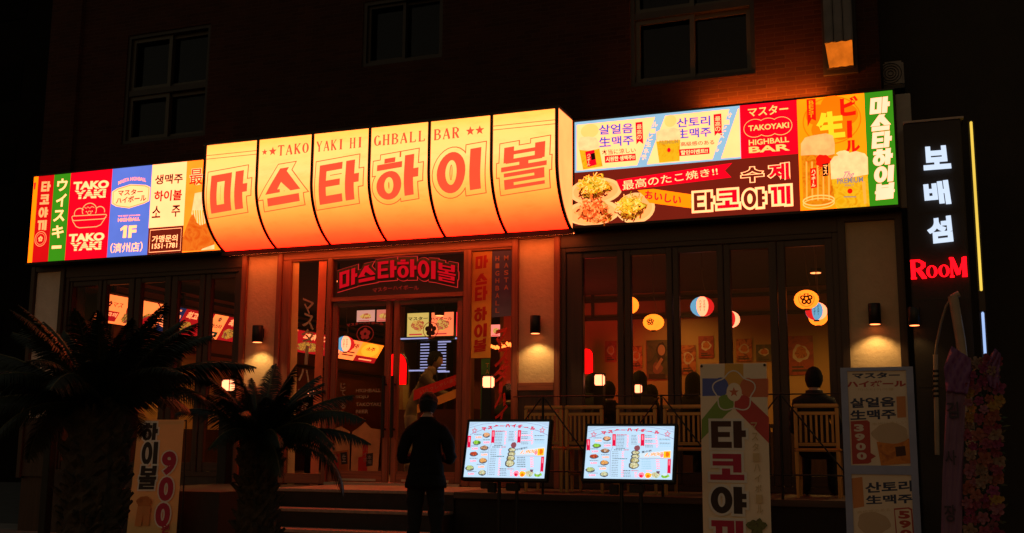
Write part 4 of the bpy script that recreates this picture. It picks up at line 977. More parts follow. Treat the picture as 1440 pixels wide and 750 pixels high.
# lit kitchen shelves
LED = glow('led_strip', (190, 190, 250), .75)
for x0, x1, lab in ((591.5, 603, 'kitchen shelf rack with white LED edges, left one behind the right door'), (616, 627, 'kitchen shelf rack with white LED edges, right one behind the right door')):
    Ys = 5.4; p0, p1 = XZ(x0, 482, Ys), XZ(x1, 523, Ys)
    t = thing('shelf_rack', lab, 'shelf', (p0[0], Ys, p1[1]), 'LED-edged kitchen racks'); f = MB()
    for x in (p0[0] - .02, p1[0]): f.box(x, x + .02, Ys, Ys + .25, FZ, p0[1] + .06, BLACKM)
    f.build('upright', t); s = MB(); l_ = MB()
    for k in range(10):
        z = p1[1] + (p0[1] - p1[1]) * (k + .3) / 10; s.box(p0[0], p1[0], Ys + .01, Ys + .25, z - .012, z + .02, DARKPAINT); l_.box(p0[0], p1[0], Ys - .004, Ys + .009, z - .004, z + .014, LED)
    s.build('shelf_boards', t); l_.build('led_edges', t)
t = thing('kitchen_counter', 'dark kitchen counter with thin blue-white LED lines, deep inside behind the doors', 'counter', (-7.5, 5.0, FZ))
b = MB(); b.bev(-8.6, -6.4, 4.6, 5.0, FZ, FZ + 1.05, mat('dark_counter', (.05, .02, .02), .5), .01); b.build('body', t)
b = MB(); b.bev(-8.61, -6.38, 5.24, 5.5, XZ(600, 482, 5.3)[1] + .03, XZ(600, 482, 5.3)[1] + .11, BLACKM, .006); b.build('valance', t)
b = MB()
for px0, px1, py in ((557, 602, 477), (616, 634, 481), (640, 650, 476), (575, 603, 521.5), (616, 632, 523), (556, 574, 519)):
    q0, q1 = XZ(px0, py, 5.22), XZ(px1, py + 1, 5.22); b.box(q0[0], q1[0], 5.215, 5.225, q0[1] - .012, q0[1] + .012, LED)
b.build('led_lines', t)
# string of bulbs in the right sidelight
t = thing('bulb_string', 'row of small warm bulbs hanging in the right sidelight below the menu screens', 'string lights', tuple(P(705, 485, 4.0)))
w_ = MB(); q0, q1 = P(688, 478, 4.0), P(724, 478, 4.0); w_.tube([q0, (q0 + q1) / 2 - Vector((0, 0, .03)), q1], .006, BLACKM, 5); w_.build('cable', t)
rnd = random.Random(5)
for k in range(16):
    q = P(691 + k * 2.0, 482 + rnd.uniform(0, 8), 4.0); s = MB(); s.ball(q, .022, .022, .026, glow('warm_bulb', (255, 190, 80), 1.2), 8, 6); s.build('bulb', t)
# red arched lamps
REDL = glow('red_lamp', (255, 12, 16), 1.0)
def red_lamp(px, py0, py1, r_px, Y, label, power):
    c = P(px, py0, Y); z1, z0 = c.z, P(px, py1, Y).z; r = abs(P(px + r_px, py0, Y).x - c.x)
    t = thing('arched_lamp', label, 'lamp', (c.x, Y, z0), 'red arched lamps inside'); n = 14
    pts = [(c.x - r, z0), (c.x + r, z0)] + [(c.x + r * math.cos(PI * k / n), z1 - r * 1.3 + r * 1.3 * math.sin(PI * k / n)) for k in range(n + 1)]
    b = MB(); b.prism(pts, Y - .05, Y, REDL); b.build('diffuser', t); b = MB(); b.prism([(c.x + (x - c.x) * 1.06, z0 + (z - z0) * 1.02) for x, z in pts], Y + .002, Y + .05, BLACKM); b.build('back_plate', t)
    l = bpy.data.lights.new('red_glow', 'POINT'); l.energy = power; l.color = (1, .04, .03); l.shadow_soft_size = .15; o = bpy.data.objects.new('red_glow', l); COL.objects.link(o); o.parent = t; o.location = (.0, -.25, (z1 - z0) * .5)
red_lamp(559, 497, 541, 13, 4.3, 'red arched lamp glowing behind the meeting stiles of the entrance doors', 14)
red_lamp(826, 491, 526, 7.5, 4.4, 'red arched lamp glowing in the leftmost pane of the right-hand windows', 26)

# round paper lanterns
LY = glow('yellow_lantern_paper', (255, 182, 46), 1.0, .08, 9); LR = glow('red_lantern_paper', (226, 30, 30), 1.0); LW = glow('white_lantern_paper', (255, 214, 150), 1.0); LB = glow('blue_lantern_paper', (110, 172, 206), 1.0); LKEY = mat('lantern_ink', (.03, .015, .01), .6)
def lantern(px, py, Y, rpx, kind, label, rot=0.0, squash=.86):
    c = P(px, py, Y); r = (P(px + rpx, py, Y) - c).length
    t = thing('paper_lantern', label, 'lantern', c, 'paper lanterns inside the windows'); b = MB(); n = 30; k = 18
    prof = [(r * max(.2, math.sin(PI * (i / k * .9 + .05))) * (1 + (.012 if i % 2 else -.012)), -math.cos(PI * (i / k * .9 + .05)) * r * squash) for i in range(k + 1)]
    for i in range(k):
        for j in range(n):
            q0, q1 = 2 * PI * j / n, 2 * PI * (j + 1) / n; ang = (q0 + rot) % (2 * PI)
            if kind == 'y': m = LY
            else:
                g = int(ang / (2 * PI) * 6 + .5) % 6; m = {'t': (LR, LW, LB, LR, LB, LW), 'r': (LW, LR, LB, LW, LB, LR), 'b': (LW, LR, LW, LB, LR, LB)}[kind][g]
            (r0, z0), (r1, z1) = prof[i], prof[i + 1]
            b.add([(c.x + r0 * math.cos(q0), c.y + r0 * math.sin(q0), c.z + z0), (c.x + r0 * math.cos(q1), c.y + r0 * math.sin(q1), c.z + z0), (c.x + r1 * math.cos(q1), c.y + r1 * math.sin(q1), c.z + z1), (c.x + r1 * math.cos(q0), c.y + r1 * math.sin(q0), c.z + z1)], [(0, 1, 2, 3)], m, True)
    b.build('paper_shade', t, fixn=False)
    b = MB()
    for z in (prof[0][1], prof[-1][1]): b.lathe([(r * .26, z - .012), (r * .26, z + .012)], LKEY, (c.x, c.y, c.z), 16)
    b.build('rim', t); b = MB(); b.tube([(c.x, c.y, c.z + r * squash), (c.x + .04, c.y, c.z + r * squash + .06), (c.x + .01, c.y, c.z + r * squash + .2), (c.x, c.y, 3.655)], .004, mat('lamp_cord', (.25, .2, .12), .7), 5); b.build('cord', t)
    a = Art()
    to_cam = (EYE - c); to_cam.z *= .3; to_cam.normalize(); rt = Vector((-to_cam.y, to_cam.x, 0)).normalized()
    if kind == 'y':
        a.ring((-r * .62, -r * .62, r * .62, r * .62), r * .035, LKEY) if r_ok(label) else None
        [a.ring((r * q * .62 * math.cos(PI / 2 + 2 * PI * k / 5) - r * q * .3, r * q * .62 * math.sin(PI / 2 + 2 * PI * k / 5) - r * q * .3, r * q * .62 * math.cos(PI / 2 + 2 * PI * k / 5) + r * q * .3, r * q * .62 * math.sin(PI / 2 + 2 * PI * k / 5) + r * q * .3), r * q * .26, LKEY, 14) for q in ((.5 if r_ok(label) else .34),) for k in range(5)]; ux = -.3 if not r_ok(label) else 0
    else:
        a.text('マスター', (r * .02, -r * .1, r * .16, r * .4), LKEY, .0) if False else a.column('マスター', r * .06, r * .5, r * .26, -r * .45, LKEY, .02, gap=.1); a.column('ハイボー', -r * .26, r * .5, -r * .06, -r * .45, LKEY, .02, gap=.1); ux = 0
    a.build('emblem', t, org=c + to_cam * (r * .0) + rt * (ux * r), u=rt, v=(0, 0, 1), n=to_cam,
            fn=lambda u, v, n: c + (rt * (u + ux * r) + Vector((0, 0, 1)) * v + to_cam * (math.sqrt(max(0, 1 - ((u + ux * r) / r) ** 2 - (v / (r * squash)) ** 2)) * r * 1.02 + n)))
def r_ok(label): return 'largest' in label
lantern(883.5, 429.5, 1.5, 14.5, 'y', 'yellow paper lantern half hidden by a window stile, upper left of the blossom one')
lantern(919, 453.5, 1.2, 14.5, 'y', 'flattened yellow paper lantern with small black blossom, hanging alone in the second pane', squash=.78)
lantern(987.5, 431.5, 1.0, 16.5, 't', 'blue, white and red paper lantern with ink lettering in the middle pane', rot=.42)
lantern(1026.5, 449.5, 2.2, 14, 'r', 'red and white paper lantern half hidden behind a window stile, right of the tricoloured one', rot=.5)
lantern(1134, 421.5, .9, 17.5, 'y', 'largest yellow paper lantern with a black blossom emblem in the rightmost pane', squash=.8)
lantern(1148, 438, 1.5, 15.5, 'b', 'blue and white paper lantern tucked behind the big yellow one', rot=.5)
lantern(1150.5, 447, 2.2, 13.5, 'y', 'yellow paper lantern lowest in the cluster of three at the right pane')
lantern(485.5, 484, 2.0, 11.5, 't', 'small blue, white and red paper lantern behind the left door glass', rot=.0)

# pictures on the back wall
PB = [food('dull_food_print', [(150, 60, 40), (190, 110, 60), (110, 40, 30), (200, 140, 90)], None, 6), food('dull_green_print', [(60, 66, 50), (90, 80, 60), (120, 84, 60)], None, 4), food('dull_red_print', [(130, 36, 30), (160, 60, 40), (100, 30, 26)], None, 5)]
for k, (x0, y0, x1, y1, m, lab) in enumerate([(851, 480, 867, 509, 2, 'red-lit food poster on the back wall in the leftmost pane'), (886, 487, 903.5, 518, 0, 'small dull orange poster left of the pin-up poster on the back wall'), (909, 479, 939, 533, 1, 'tall greenish poster with a long-haired woman on the back wall'), (957, 486, 979, 526, 0, 'orange food poster left edge of the middle pane'), (982, 473, 1004, 503, 2, 'dark red framed print upper right in the middle pane'), (1035, 477, 1058, 508, 0, 'food print with pale dish in the fourth pane'), (1063, 485, 1086, 508, 1, 'greyish print right of the pale-dish print'), (1107, 473, 1145, 527, 2, 'large mauve red poster on the back wall of the rightmost pane')]):
    p0, p1 = XZ(x0, y0, 4.99), XZ(x1, y1, 4.99); t = thing('wall_poster', lab, 'poster', ((p0[0] + p1[0]) / 2, 4.99, p1[1]), 'posters on the back wall')
    b = MB(); b.box(p0[0], p1[0], 4.985, 4.998, p1[1], p0[1], PB[m]); b.build('print', t)
    a = Art(lambda x, y: (p0[0] + x * (p1[0] - p0[0]), p1[1] + y * (p0[1] - p1[1])))
    DK = mat('print_dark', (.05, .03, .025), .6); SKP = mat('print_skin', (.45, .22, .14), .6); PLT = mat('print_plate', (.5, .4, .3), .6)
    if k == 2:
        a.blob((.45, .35, .98, 1.0), DK, seed=2); a.ell((.55, .6, .9, .88), SKP); a.blob((.25, .1, .8, .45), mat('print_dress', (.25, .10, .08), .6), seed=4); a.poly([(.4, .3), (.7, .55), (.8, .5), (.5, .22)], SKP); a.rect(.1, .0, .9, .13, DK)
    else:
        a.blob((.12, .3, .88, .8), PLT, seed=k); a.blob((.25, .38, .78, .75), food('print_dish', [(140, 50, 20), (190, 110, 50), (110, 40, 20)], None, 14), seed=k + 5); a.rect(.15, .08, .8, .14, DK); a.rect(.15, .18, .6, .22, DK)
    a.build('artwork', t, org=(0, 4.984, 0))
# a dark duct and ceiling downlight
t = thing('ceiling_downlight', 'lit round downlight under the ceiling in the rightmost pane', 'ceiling light', tuple(P(1147, 384, 3.4)), 'lit ceiling downlights')
def downlight(t, c, power, srgb=(255, 190, 90), spot=2.6):
    b = MB(); b.lathe([(.075, 0), (.085, .02), (.085, .16), (.02, .17)], BLACKM, c); b.tube([(c.x, c.y, c.z + .17), (c.x, c.y, 3.658)], .012, BLACKM, 6); b.build('can', t)
    b = MB(); b.lathe([(1e-5, -.004), (.07, -.004), (.07, .004)], glow('lamp_face', (255, 214, 120), 1.3), c); b.build('lens', t)
    l = bpy.data.lights.new('lamp_light', 'SPOT'); l.energy = power; l.color = lin(srgb)[:3]; l.spot_size = spot; l.spot_blend = .8; l.shadow_soft_size = .07
    o = bpy.data.objects.new('lamp_light', l); COL.objects.link(o); o.parent = t; o.location = (0, 0, -.02)
downlight(t, P(1147, 384, 3.4), 130)
for q, lab, pw in ((P(655, 376, 3.0), 'small lit downlight behind the transom lettering, higher of two', 45), (P(657, 400, 5.0), 'small lit downlight behind the transom lettering, lower of two', 45), (P(946, 405, 4.2), 'added downlight washing the back wall, hidden behind the second window stile', 50), (Vector((gx(692, 450) + .05, .95, 3.42)), 'added downlight lighting the striped right sidelight from close behind', 70), (Vector((gx(430, 450) - .1, .95, 3.42)), 'added downlight lighting the left sidelight from close behind', 50), (Vector((-9.6, 2.2, 3.35)), 'added downlight brightening the left room, hidden behind the header', 110), (Vector((-7.75, 4.95, 3.42)), 'added downlight brightening the kitchen shelves, hidden by the transom lettering', 60)):  # the hidden downlights are added to brighten walls and sidelights
    t = thing('ceiling_downlight', lab, 'ceiling light', tuple(q), 'lit ceiling downlights'); downlight(t, q, pw)  # the added hidden downlights bear this name too
# ================================================================== wall lamps
def wall_lamp(px, py0, py1, wpx, label, Y=0.0, power=17, boxy=False):
    p0, p1 = P(px, py0, Y - .1), P(px, py1, Y - .1); r = abs(P(px + wpx / 2, py1, Y - .1).x - p1.x)
    t = thing('wall_lamp', label, 'wall lamp', (p1.x, Y, p1.z), 'black downlights on the shopfront piers'); x, z0, z1 = p1.x, p1.z, p0.z
    b = MB(); n = 24
    b.lathe([(r * .9, 0), (r, .006), (r, z1 - z0 - .006), (r * .94, z1 - z0)], BLACKM, (x, Y - .035 - r, z0), n); b.build('shade', t)
    b = MB(); b.bev(x - r * .45, x + r * .45, Y - .06, Y - .001, z0 + (z1 - z0) * .3, z1 - (z1 - z0) * .15, BLACKM, .004); b.build('bracket', t)
    b = MB(); b.lathe([(1e-5, -.004), (r * .82, -.004), (r * .82, -.001)], glow('lamp_face', (255, 214, 120), 1.3), (x, Y - .035 - r, z0), n); b.build('lens', t)
    l = bpy.data.lights.new('lamp_light', 'SPOT'); l.energy = power; l.color = (1.0, .60, .20); l.spot_size = math.radians(118); l.spot_blend = .55; l.shadow_soft_size = .03
    o = bpy.data.objects.new('lamp_light', l); COL.objects.link(o); o.parent = t; o.location = (0, -.035 - r * 1.8, -.008); return t
wall_lamp(362, 458, 481.5, 13, 'black wall lamp on the cream pier left of the entrance', power=17)
wall_lamp(752.5, 444, 469, 14, 'black wall lamp on the cream pier right of the entrance')
wall_lamp(1230.5, 427, 456, 18, 'black wall lamp on the right end pier above the beer price board')

# ================================================================== dark pylon sign with lit letters
YP = -.45
PX0, PX1 = P(1276, 300, YP).x, P(1358.5, 300, YP).x; PZ1 = P(1320, 169.5, YP).z
PY = thing('pylon_sign', 'tall dark sign slab with white Hangul and red lettering beside a yellow light bar', 'sign', ((PX0 + PX1) / 2, YP + .2, .1))
b = MB(); b.bev(PX0, PX1, YP + .002, YP + .36, .1, PZ1, mat('dark_bronze_panel', (.016, .010, .007), .6, .0, var=.2, scale=2, bump=.08), .01)
b.box(PX0, PX1 + .03, YP - .01, YP + .36, PZ1 + .001, PZ1 + .02, mat('pale_cap_trim', (.4, .3, .24), .5)); b.build('slab', PY)
b = MB()
for k in range(1, 4): b.box(PX0 + .02, PX1 - .02, YP - .001, YP + .001, 1.0 + k * .85, 1.008 + k * .85, BLACKM)
b.build('panel_joints', PY)
YB = glow('yellow_light_bar', (255, 212, 84), 1.0, .1, 2, 1.0); WB = glow('blue_white_light_bar', (170, 200, 255), 1.0)
q0, q1 = P(1365, 171, YP - .02), P(1380.5, 409, YP - .02); xb_ = (q0.x + q1.x) / 2; wb_ = .012
b = MB(); b.bev(xb_ - wb_, xb_ + wb_, YP - .03, YP + .02, q1.z, q0.z, YB, .006); b.build('yellow_light_bar', PY)
q2, q3 = P(1381, 439, YP - .02), P(1384, 503, YP - .02); b = MB(); b.bev(xb_ - wb_, xb_ + wb_, YP - .03, YP + .02, q3.z, q2.z, WB, .006); b.build('white_light_bar', PY)
b = MB(); b.box(xb_ - .028, xb_ + .028, YP + .021, YP + .06, q3.z - .2, q0.z + .02, BLACKM); b.bev(xb_ - .028, xb_ + .028, YP - .035, YP + .02, q2.z + .004, q1.z - .004, BLACKM, .004); b.build('bar_holder', PY)
LWHT = glow('white_letter_face', (216, 232, 255), 1.05, .03); LRED = glow('red_letter_face', (255, 22, 40), 1.0, .03); LSIDE = glow('letter_return', (120, 160, 210), .5)
def raised(art, name, parent, Y, depth, side):
    o = art.build(name, parent, org=(0, Y - depth, 0)); return o
a = Art(lambda x, y: XZ(x, y, YP - .04))
for ch, bx in (('보', [(1297, 207), (1334, 204), (1338, 236), (1299, 239)]), ('배', [(1298, 257), (1333, 253), (1338, 286), (1301, 289)]), ('섬', [(1303, 307), (1337, 303), (1341, 339), (1305, 343)])):
    a.text(ch, bx, LWHT, .045)
o = a.build('hangul_lettering', PY, org=(0, YP - .04, 0))
def thicken(o, d):
    m = o.modifiers.new('letter_depth', 'SOLIDIFY'); m.thickness = d; m.offset = -1; m.use_even_offset = False
thicken(o, .03)
a = Art(); m_ = lambda x, y: XZ(x, y, YP - .04)
for ch, (x0, y0, x1, y1) in (('R', (1280, 366, 1302, 391.5)), ('O', (1303, 374, 1318, 391)), ('O', (1320, 373, 1335, 390)), ('M', (1336, 362, 1359, 389))):
    p0, p1 = m_(x0, y1), m_(x1, y0); serif(a, ch, p0[0], p0[1], p1[0], p1[1], LRED, 1.35)
o = a.build('latin_lettering', PY, org=(0, YP - .04, 0)); thicken(o, .03)
wall_lamp(1286, 432, 457.5, 17, 'black downlight on the dark sign slab below the red lettering', Y=YP, power=3)
# pale pipe and hose beside the slab
YH = -.62
t = thing('drain_pipe', 'pale leaning pipe stub in front of the dark sign slab', 'pipe', tuple(P(1356, 500, YH)))
PIPE = mat('pale_plastic_pipe', (.30, .22, .15), .5, var=.15)
b = MB(); b.tube([P(1340, 417, YH), P(1351, 480, YH), P(1360, 560, YH), P(1366, 640, YH)], .046, PIPE, 14); b.build('pipe', t)
b = MB(); b.tube([P(1338, 419, YH), P(1345, 415, YH), P(1349, 413, YH)], .03, PIPE, 10); b.build('elbow', t)
t = thing('flexible_hose', 'thin translucent hose curving down into a black-banded conduit', 'hose', tuple(P(1316, 580, YH)))
HOSE = mat('clear_hose', (.16, .12, .08), .35)
b = MB(); b.tube([P(1337, 420, YH), P(1330, 432, YH), P(1323, 455, YH), P(1317, 485, YH), P(1315.5, 500, YH)], .012, HOSE, 8); b.tube([P(1315.5, 499, YH), P(1316, 540, YH), P(1317, 575, YH), P(1318, 640, YH)], .022, PIPE, 10); b.build('hose', t)
b = MB()
for k in range(6):
    q = P(1315.8, 522 + k * 7, YH); b.lathe([(.028, -.012), (.03, 0), (.028, .012)], BLACKM, q, 10)
b.build('bands', t)

# ================================================================== upper wall fittings
t = thing('downspout_box', 'dark vertical duct on the brick with a slanted foot, sign light painted on it as amber glow', 'duct', tuple(P(1182, 98, -.2)))
q0, q1 = XZ(1159, 62, -.16), XZ(1200, 62, -.16); x0, x1, zt = q0[0], q1[0], q0[1]; zb = XZ(1182, 98, -.03)[1]
b = MB()
for k in range(3): w = (x1 - x0) / 3; b.bev(x0 + k * w + .004, x0 + (k + 1) * w - .004, -.17, -.003, zt, 9.5, mat('zinc_duct', (.10, .10, .105), .5, .3, var=.2), .012)
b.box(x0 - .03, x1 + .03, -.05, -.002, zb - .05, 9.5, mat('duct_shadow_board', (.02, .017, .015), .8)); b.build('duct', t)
b = MB(); nx, nz = 16, 12; rnd = random.Random(9); vs = []; fs = []
for j in range(nz + 1):
    for i in range(nx + 1):
        f = j / nz; xx = x0 + .01 + (x1 - x0 - .02) * i / nx; fold = .012 * math.sin(i * 1.15 + math.sin(j * .6)) + rnd.uniform(-.004, .004)
        vs.append((xx + (.03 * f if i < 4 else 0), -.175 + fold + f * .05, zt + .0 - (zt - zb) * f))
for j in range(nz):
    for i in range(nx): k = j * (nx + 1) + i; fs.append((k, k + 1, k + nx + 2, k + nx + 1))
b.add(vs, fs, glow('amber_painted_light', (224, 108, 22), .95, .22, 9, 1.0), True); b.box(x0 + .01, x1 - .01, -.11, -.052, zb, zt - .002, DARKPAINT); b.build('foot_painted_light', t)  # sign light falling on the foot is painted as its own emission
# added unseen strip that throws an amber wash on the brick above the sign
b = MB(); b.bev(-2.3, -.95, -.15, -.07, 4.93, 4.945, DARKPAINT, .003); b.build('added_wash_channel', RS)
b = MB(); b.box(-2.28, -.97, -.145, -.075, 4.946, 4.952, glow('added_amber_emitter', (255, 120, 30), 120, .05, 4, 1.0)); b.build('added_brick_wash', RS)
t = thing('air_conditioner', 'small grey air-conditioner unit beside the top right corner of the lit sign', 'air conditioner', tuple(P(1255, 118, .3)))
q0, q1 = XZ(1243, 122, .3), XZ(1270, 84, .3); b = MB(); b.bev(q0[0], q1[0], .3, .6, q0[1], q1[1], mat('grey_appliance', (.16, .15, .14), .5, var=.1), .02); b.build('casing', t)
b = MB(); cx, cz, r = (q0[0] + q1[0]) / 2 - .03, (q0[1] + q1[1]) / 2, (q1[1] - q0[1]) * .4
for k in range(1, 5): b.tube([(cx + r * k / 4 * math.cos(2 * PI * j / 20), .292, cz + r * k / 4 * math.sin(2 * PI * j / 20)) for j in range(21)], .004, BLACKM, 5)
b.build('fan_grille', t); b = MB(); b.box(q0[0], q1[0], .28, .6, q0[1] - .04, q0[1] - .002, DARKPAINT); b.box(q0[0] + .05, q0[0] + .09, .6, .8, q0[1] - .04, q0[1] - .002, DARKPAINT); b.build('bracket', t)

# ================================================================== terrace: railing, chairs, lantern posts
YR = -1.40
t = thing('terrace_railing', 'thin black wire railing with crossed braces along the terrace edge', 'railing', (P(950, 690, YR).x, YR, FZ))
zr_ = XZ(950, 556, YR)[1]; x_a, x_b = P(722, 556, YR).x, -.30
ph = [P(764, 600, YR).x, P(931, 600, YR).x, P(1098, 600, YR).x]
b = MB(); b.tube([(x_a, YR, zr_), (x_b, YR, zr_)], .0065, BLACKM, 6); b.tube([(x_a, YR, FZ + .22), (x_b, YR, FZ + .22)], .008, BLACKM, 6); b.build('rails', t)
for x in ph:
    b = MB(); b.tube([(x, YR - .012, FZ), (x, YR - .012, zr_)], .013, BLACKM, 8); b.build('post', t)
    for s in (-1, 1):
        b = MB(); b.tube([(x + s * .02, YR - .02, zr_ - .02), (x + s * .56, YR - .02, FZ + .24)], .008, BLACKM, 6); b.build('brace', t)
CW = wood('golden_chair_wood', (.70, .31, .075), .35)
CWX = wood('golden_chair_rail', (.70, .31, .075), .35, 'X')
ch = thing('slatted_chair', '', 'chair', (0, 0, 0), 'wooden slat-back chairs on the terrace')
w = .19
for s in (-1, 1): b = MB(); b.bev(s * w - .017, s * w + .017, -.225, -.19, .46, .84, CW, .004); b.build('back_post', ch)
b = MB(); b.bev(-w - .018, w + .018, -.228, -.192, .842, .88, CWX, .008); b.build('top_rail', ch)
for z in (.775, .482): b = MB(); b.bev(-w + .018, w - .018, -.222, -.196, z, z + .031, CWX, .004); b.build('back_rail', ch)
for k in range(7):
    x = -w + .018 + (2 * w - .036) * (k + .5) / 7; b = MB(); b.bev(x - .011, x + .011, -.216, -.203, .516, .774, CW, .003); b.build('back_slat', ch)
b = MB(); b.bev(-w - .02, w + .02, -.19, .23, .43, .462, CWX, .01); b.build('seat', ch)
for sx in (-1, 1):
    for sy in (-.2, .2):
        b = MB(); x = sx * w; b.add([(x - .013, sy - .013, 0), (x + .013, sy - .013, 0), (x + .013, sy + .013, 0), (x - .013, sy + .013, 0), (x - .018, sy - .018, .428), (x + .018, sy - .018, .428), (x + .018, sy + .018, .428), (x - .018, sy + .018, .428)], [(3, 2, 1, 0), (4, 5, 6, 7), (0, 1, 5, 4), (1, 2, 6, 5), (2, 3, 7, 6), (3, 0, 4, 7)], CW); b.build('leg', ch)
for sx in (-1, 1): b = MB(); b.bev(sx * w - .009, sx * w + .009, -.18, .18, .17, .195, CW, .003); b.build('stretcher', ch)
YC = -.72
CL = ['slatted wooden chair in front of the cream pier, behind the left menu screen', 'slatted wooden chair just right of the left menu screen', 'slatted wooden chair above the right menu screen, its left one', 'slatted wooden chair above the right menu screen, partly behind the octopus-ball banner', 'slatted wooden chair with a seated person between banner and price board']
for k, px in enumerate((764, 823, 894.5, 962, 1146)):
    x = P(px, 574, YC - .2).x; o = ch if k == 0 else dup(ch); o.location = (x, YC, FZ); o.rotation_euler = (0, 0, (.03, -.05, .02, -.02, .04)[k]); o['label'] = CL[k]
LAMPW = glow('white_lantern_glass', (255, 232, 160), 1.25, .04)
def lantern_post(px, py0, py1, wpx, Y, z0, label):
    q = P(px, py1, Y); h = P(px, py0, Y).z - q.z; w_ = abs(P(px + wpx / 2, py1, Y).x - q.x)
    t = thing('lantern_post', label, 'lamp', (q.x, Y, z0), 'small lit lantern posts'); c = (q.x, Y, q.z)
    b = MB(); b.bev(q.x - w_ * 1.05, q.x + w_ * 1.05, Y - w_ * 1.05, Y + w_ * 1.05, z0, q.z, BLACKM, .006); b.build('post', t)
    b = MB(); b.bev(q.x - w_, q.x + w_, Y - w_, Y + w_, q.z + .004, q.z + h, LAMPW, w_ * .25); b.build('lantern_glass', t)
    b = MB()
    for sx in (-1, 1):
        for sy in (-1, 1): b.box(q.x + sx * w_ * .92 - .004, q.x + sx * w_ * .92 + .004, Y + sy * w_ * .92 - .004, Y + sy * w_ * .92 + .004, q.z, q.z + h + .004, DARKPAINT)
    b.bev(q.x - w_ * 1.1, q.x + w_ * 1.1, Y - w_ * 1.1, Y + w_ * 1.1, q.z + h + .004, q.z + h + .018, BLACKM, .004); b.build('lantern_frame', t)
for a_ in ((686.5, 530, 545.5, 13, -.35, FZ, 'lit lantern on a black post in front of the right sidelight'), (843, 527.5, 542.5, 12.5, .42, FZ, 'lit lantern post in the first pane of the right-hand windows'), (897.5, 541.5, 553, 9, .8, FZ, 'smaller lit lantern post in the second pane of the right-hand windows'), (320.5, 535, 550, 12, -.25, .1, 'lit lantern post between the palms, left of the cream pier'), (438, 548, 558, 8, .7, FZ, 'small lit lantern post behind the left sidelight'), (76, 541, 555, 9, -.3, .1, 'lit lantern post glimpsed through the big palm at the far left')): lantern_post(*a_)

# ================================================================== menu displays on stands
SCRW = glow('menu_screen_white', (196, 226, 250), 1.05, .04, 2); SR = glow('menu_red', (226, 20, 70), 1.0); SG = glow('menu_grey', (110, 120, 140), 1.0); SPK = glow('menu_pink', (248, 150, 176), 1.0); SO = glow('menu_gold', (250, 190, 90), 1.0); SLN = glow('menu_line', (150, 140, 190), 1.0); SDK = glow('menu_dark', (60, 66, 80), 1.0); SY = glow('menu_yellow', (255, 206, 30), 1.0); SORG = glow('menu_orange', (250, 120, 20), 1.0); SPALE = glow('menu_panel', (218, 238, 250), 1.03); SCY = glow('menu_cyan', (160, 214, 240), 1.0)
FD = [food('dish_a', [(150, 80, 40), (240, 170, 120), (250, 200, 150)], 1, 60), food('dish_b', [(60, 120, 20), (140, 210, 60), (200, 230, 90)], 1, 60), food('dish_c', [(110, 60, 20), (190, 120, 60), (230, 230, 220)], 1, 60), food('dish_d', [(120, 30, 20), (200, 70, 40), (230, 110, 70)], 1, 60), food('dish_e', [(200, 110, 40), (240, 170, 90), (250, 210, 150)], 1, 60), food('dish_f', [(60, 90, 30), (220, 220, 160), (140, 190, 70)], 1, 60), food('dish_g', [(90, 110, 40), (230, 240, 200), (210, 150, 80)], 1, 60)]
PLT_ = glow('dish_plate', (90, 90, 100), 1)
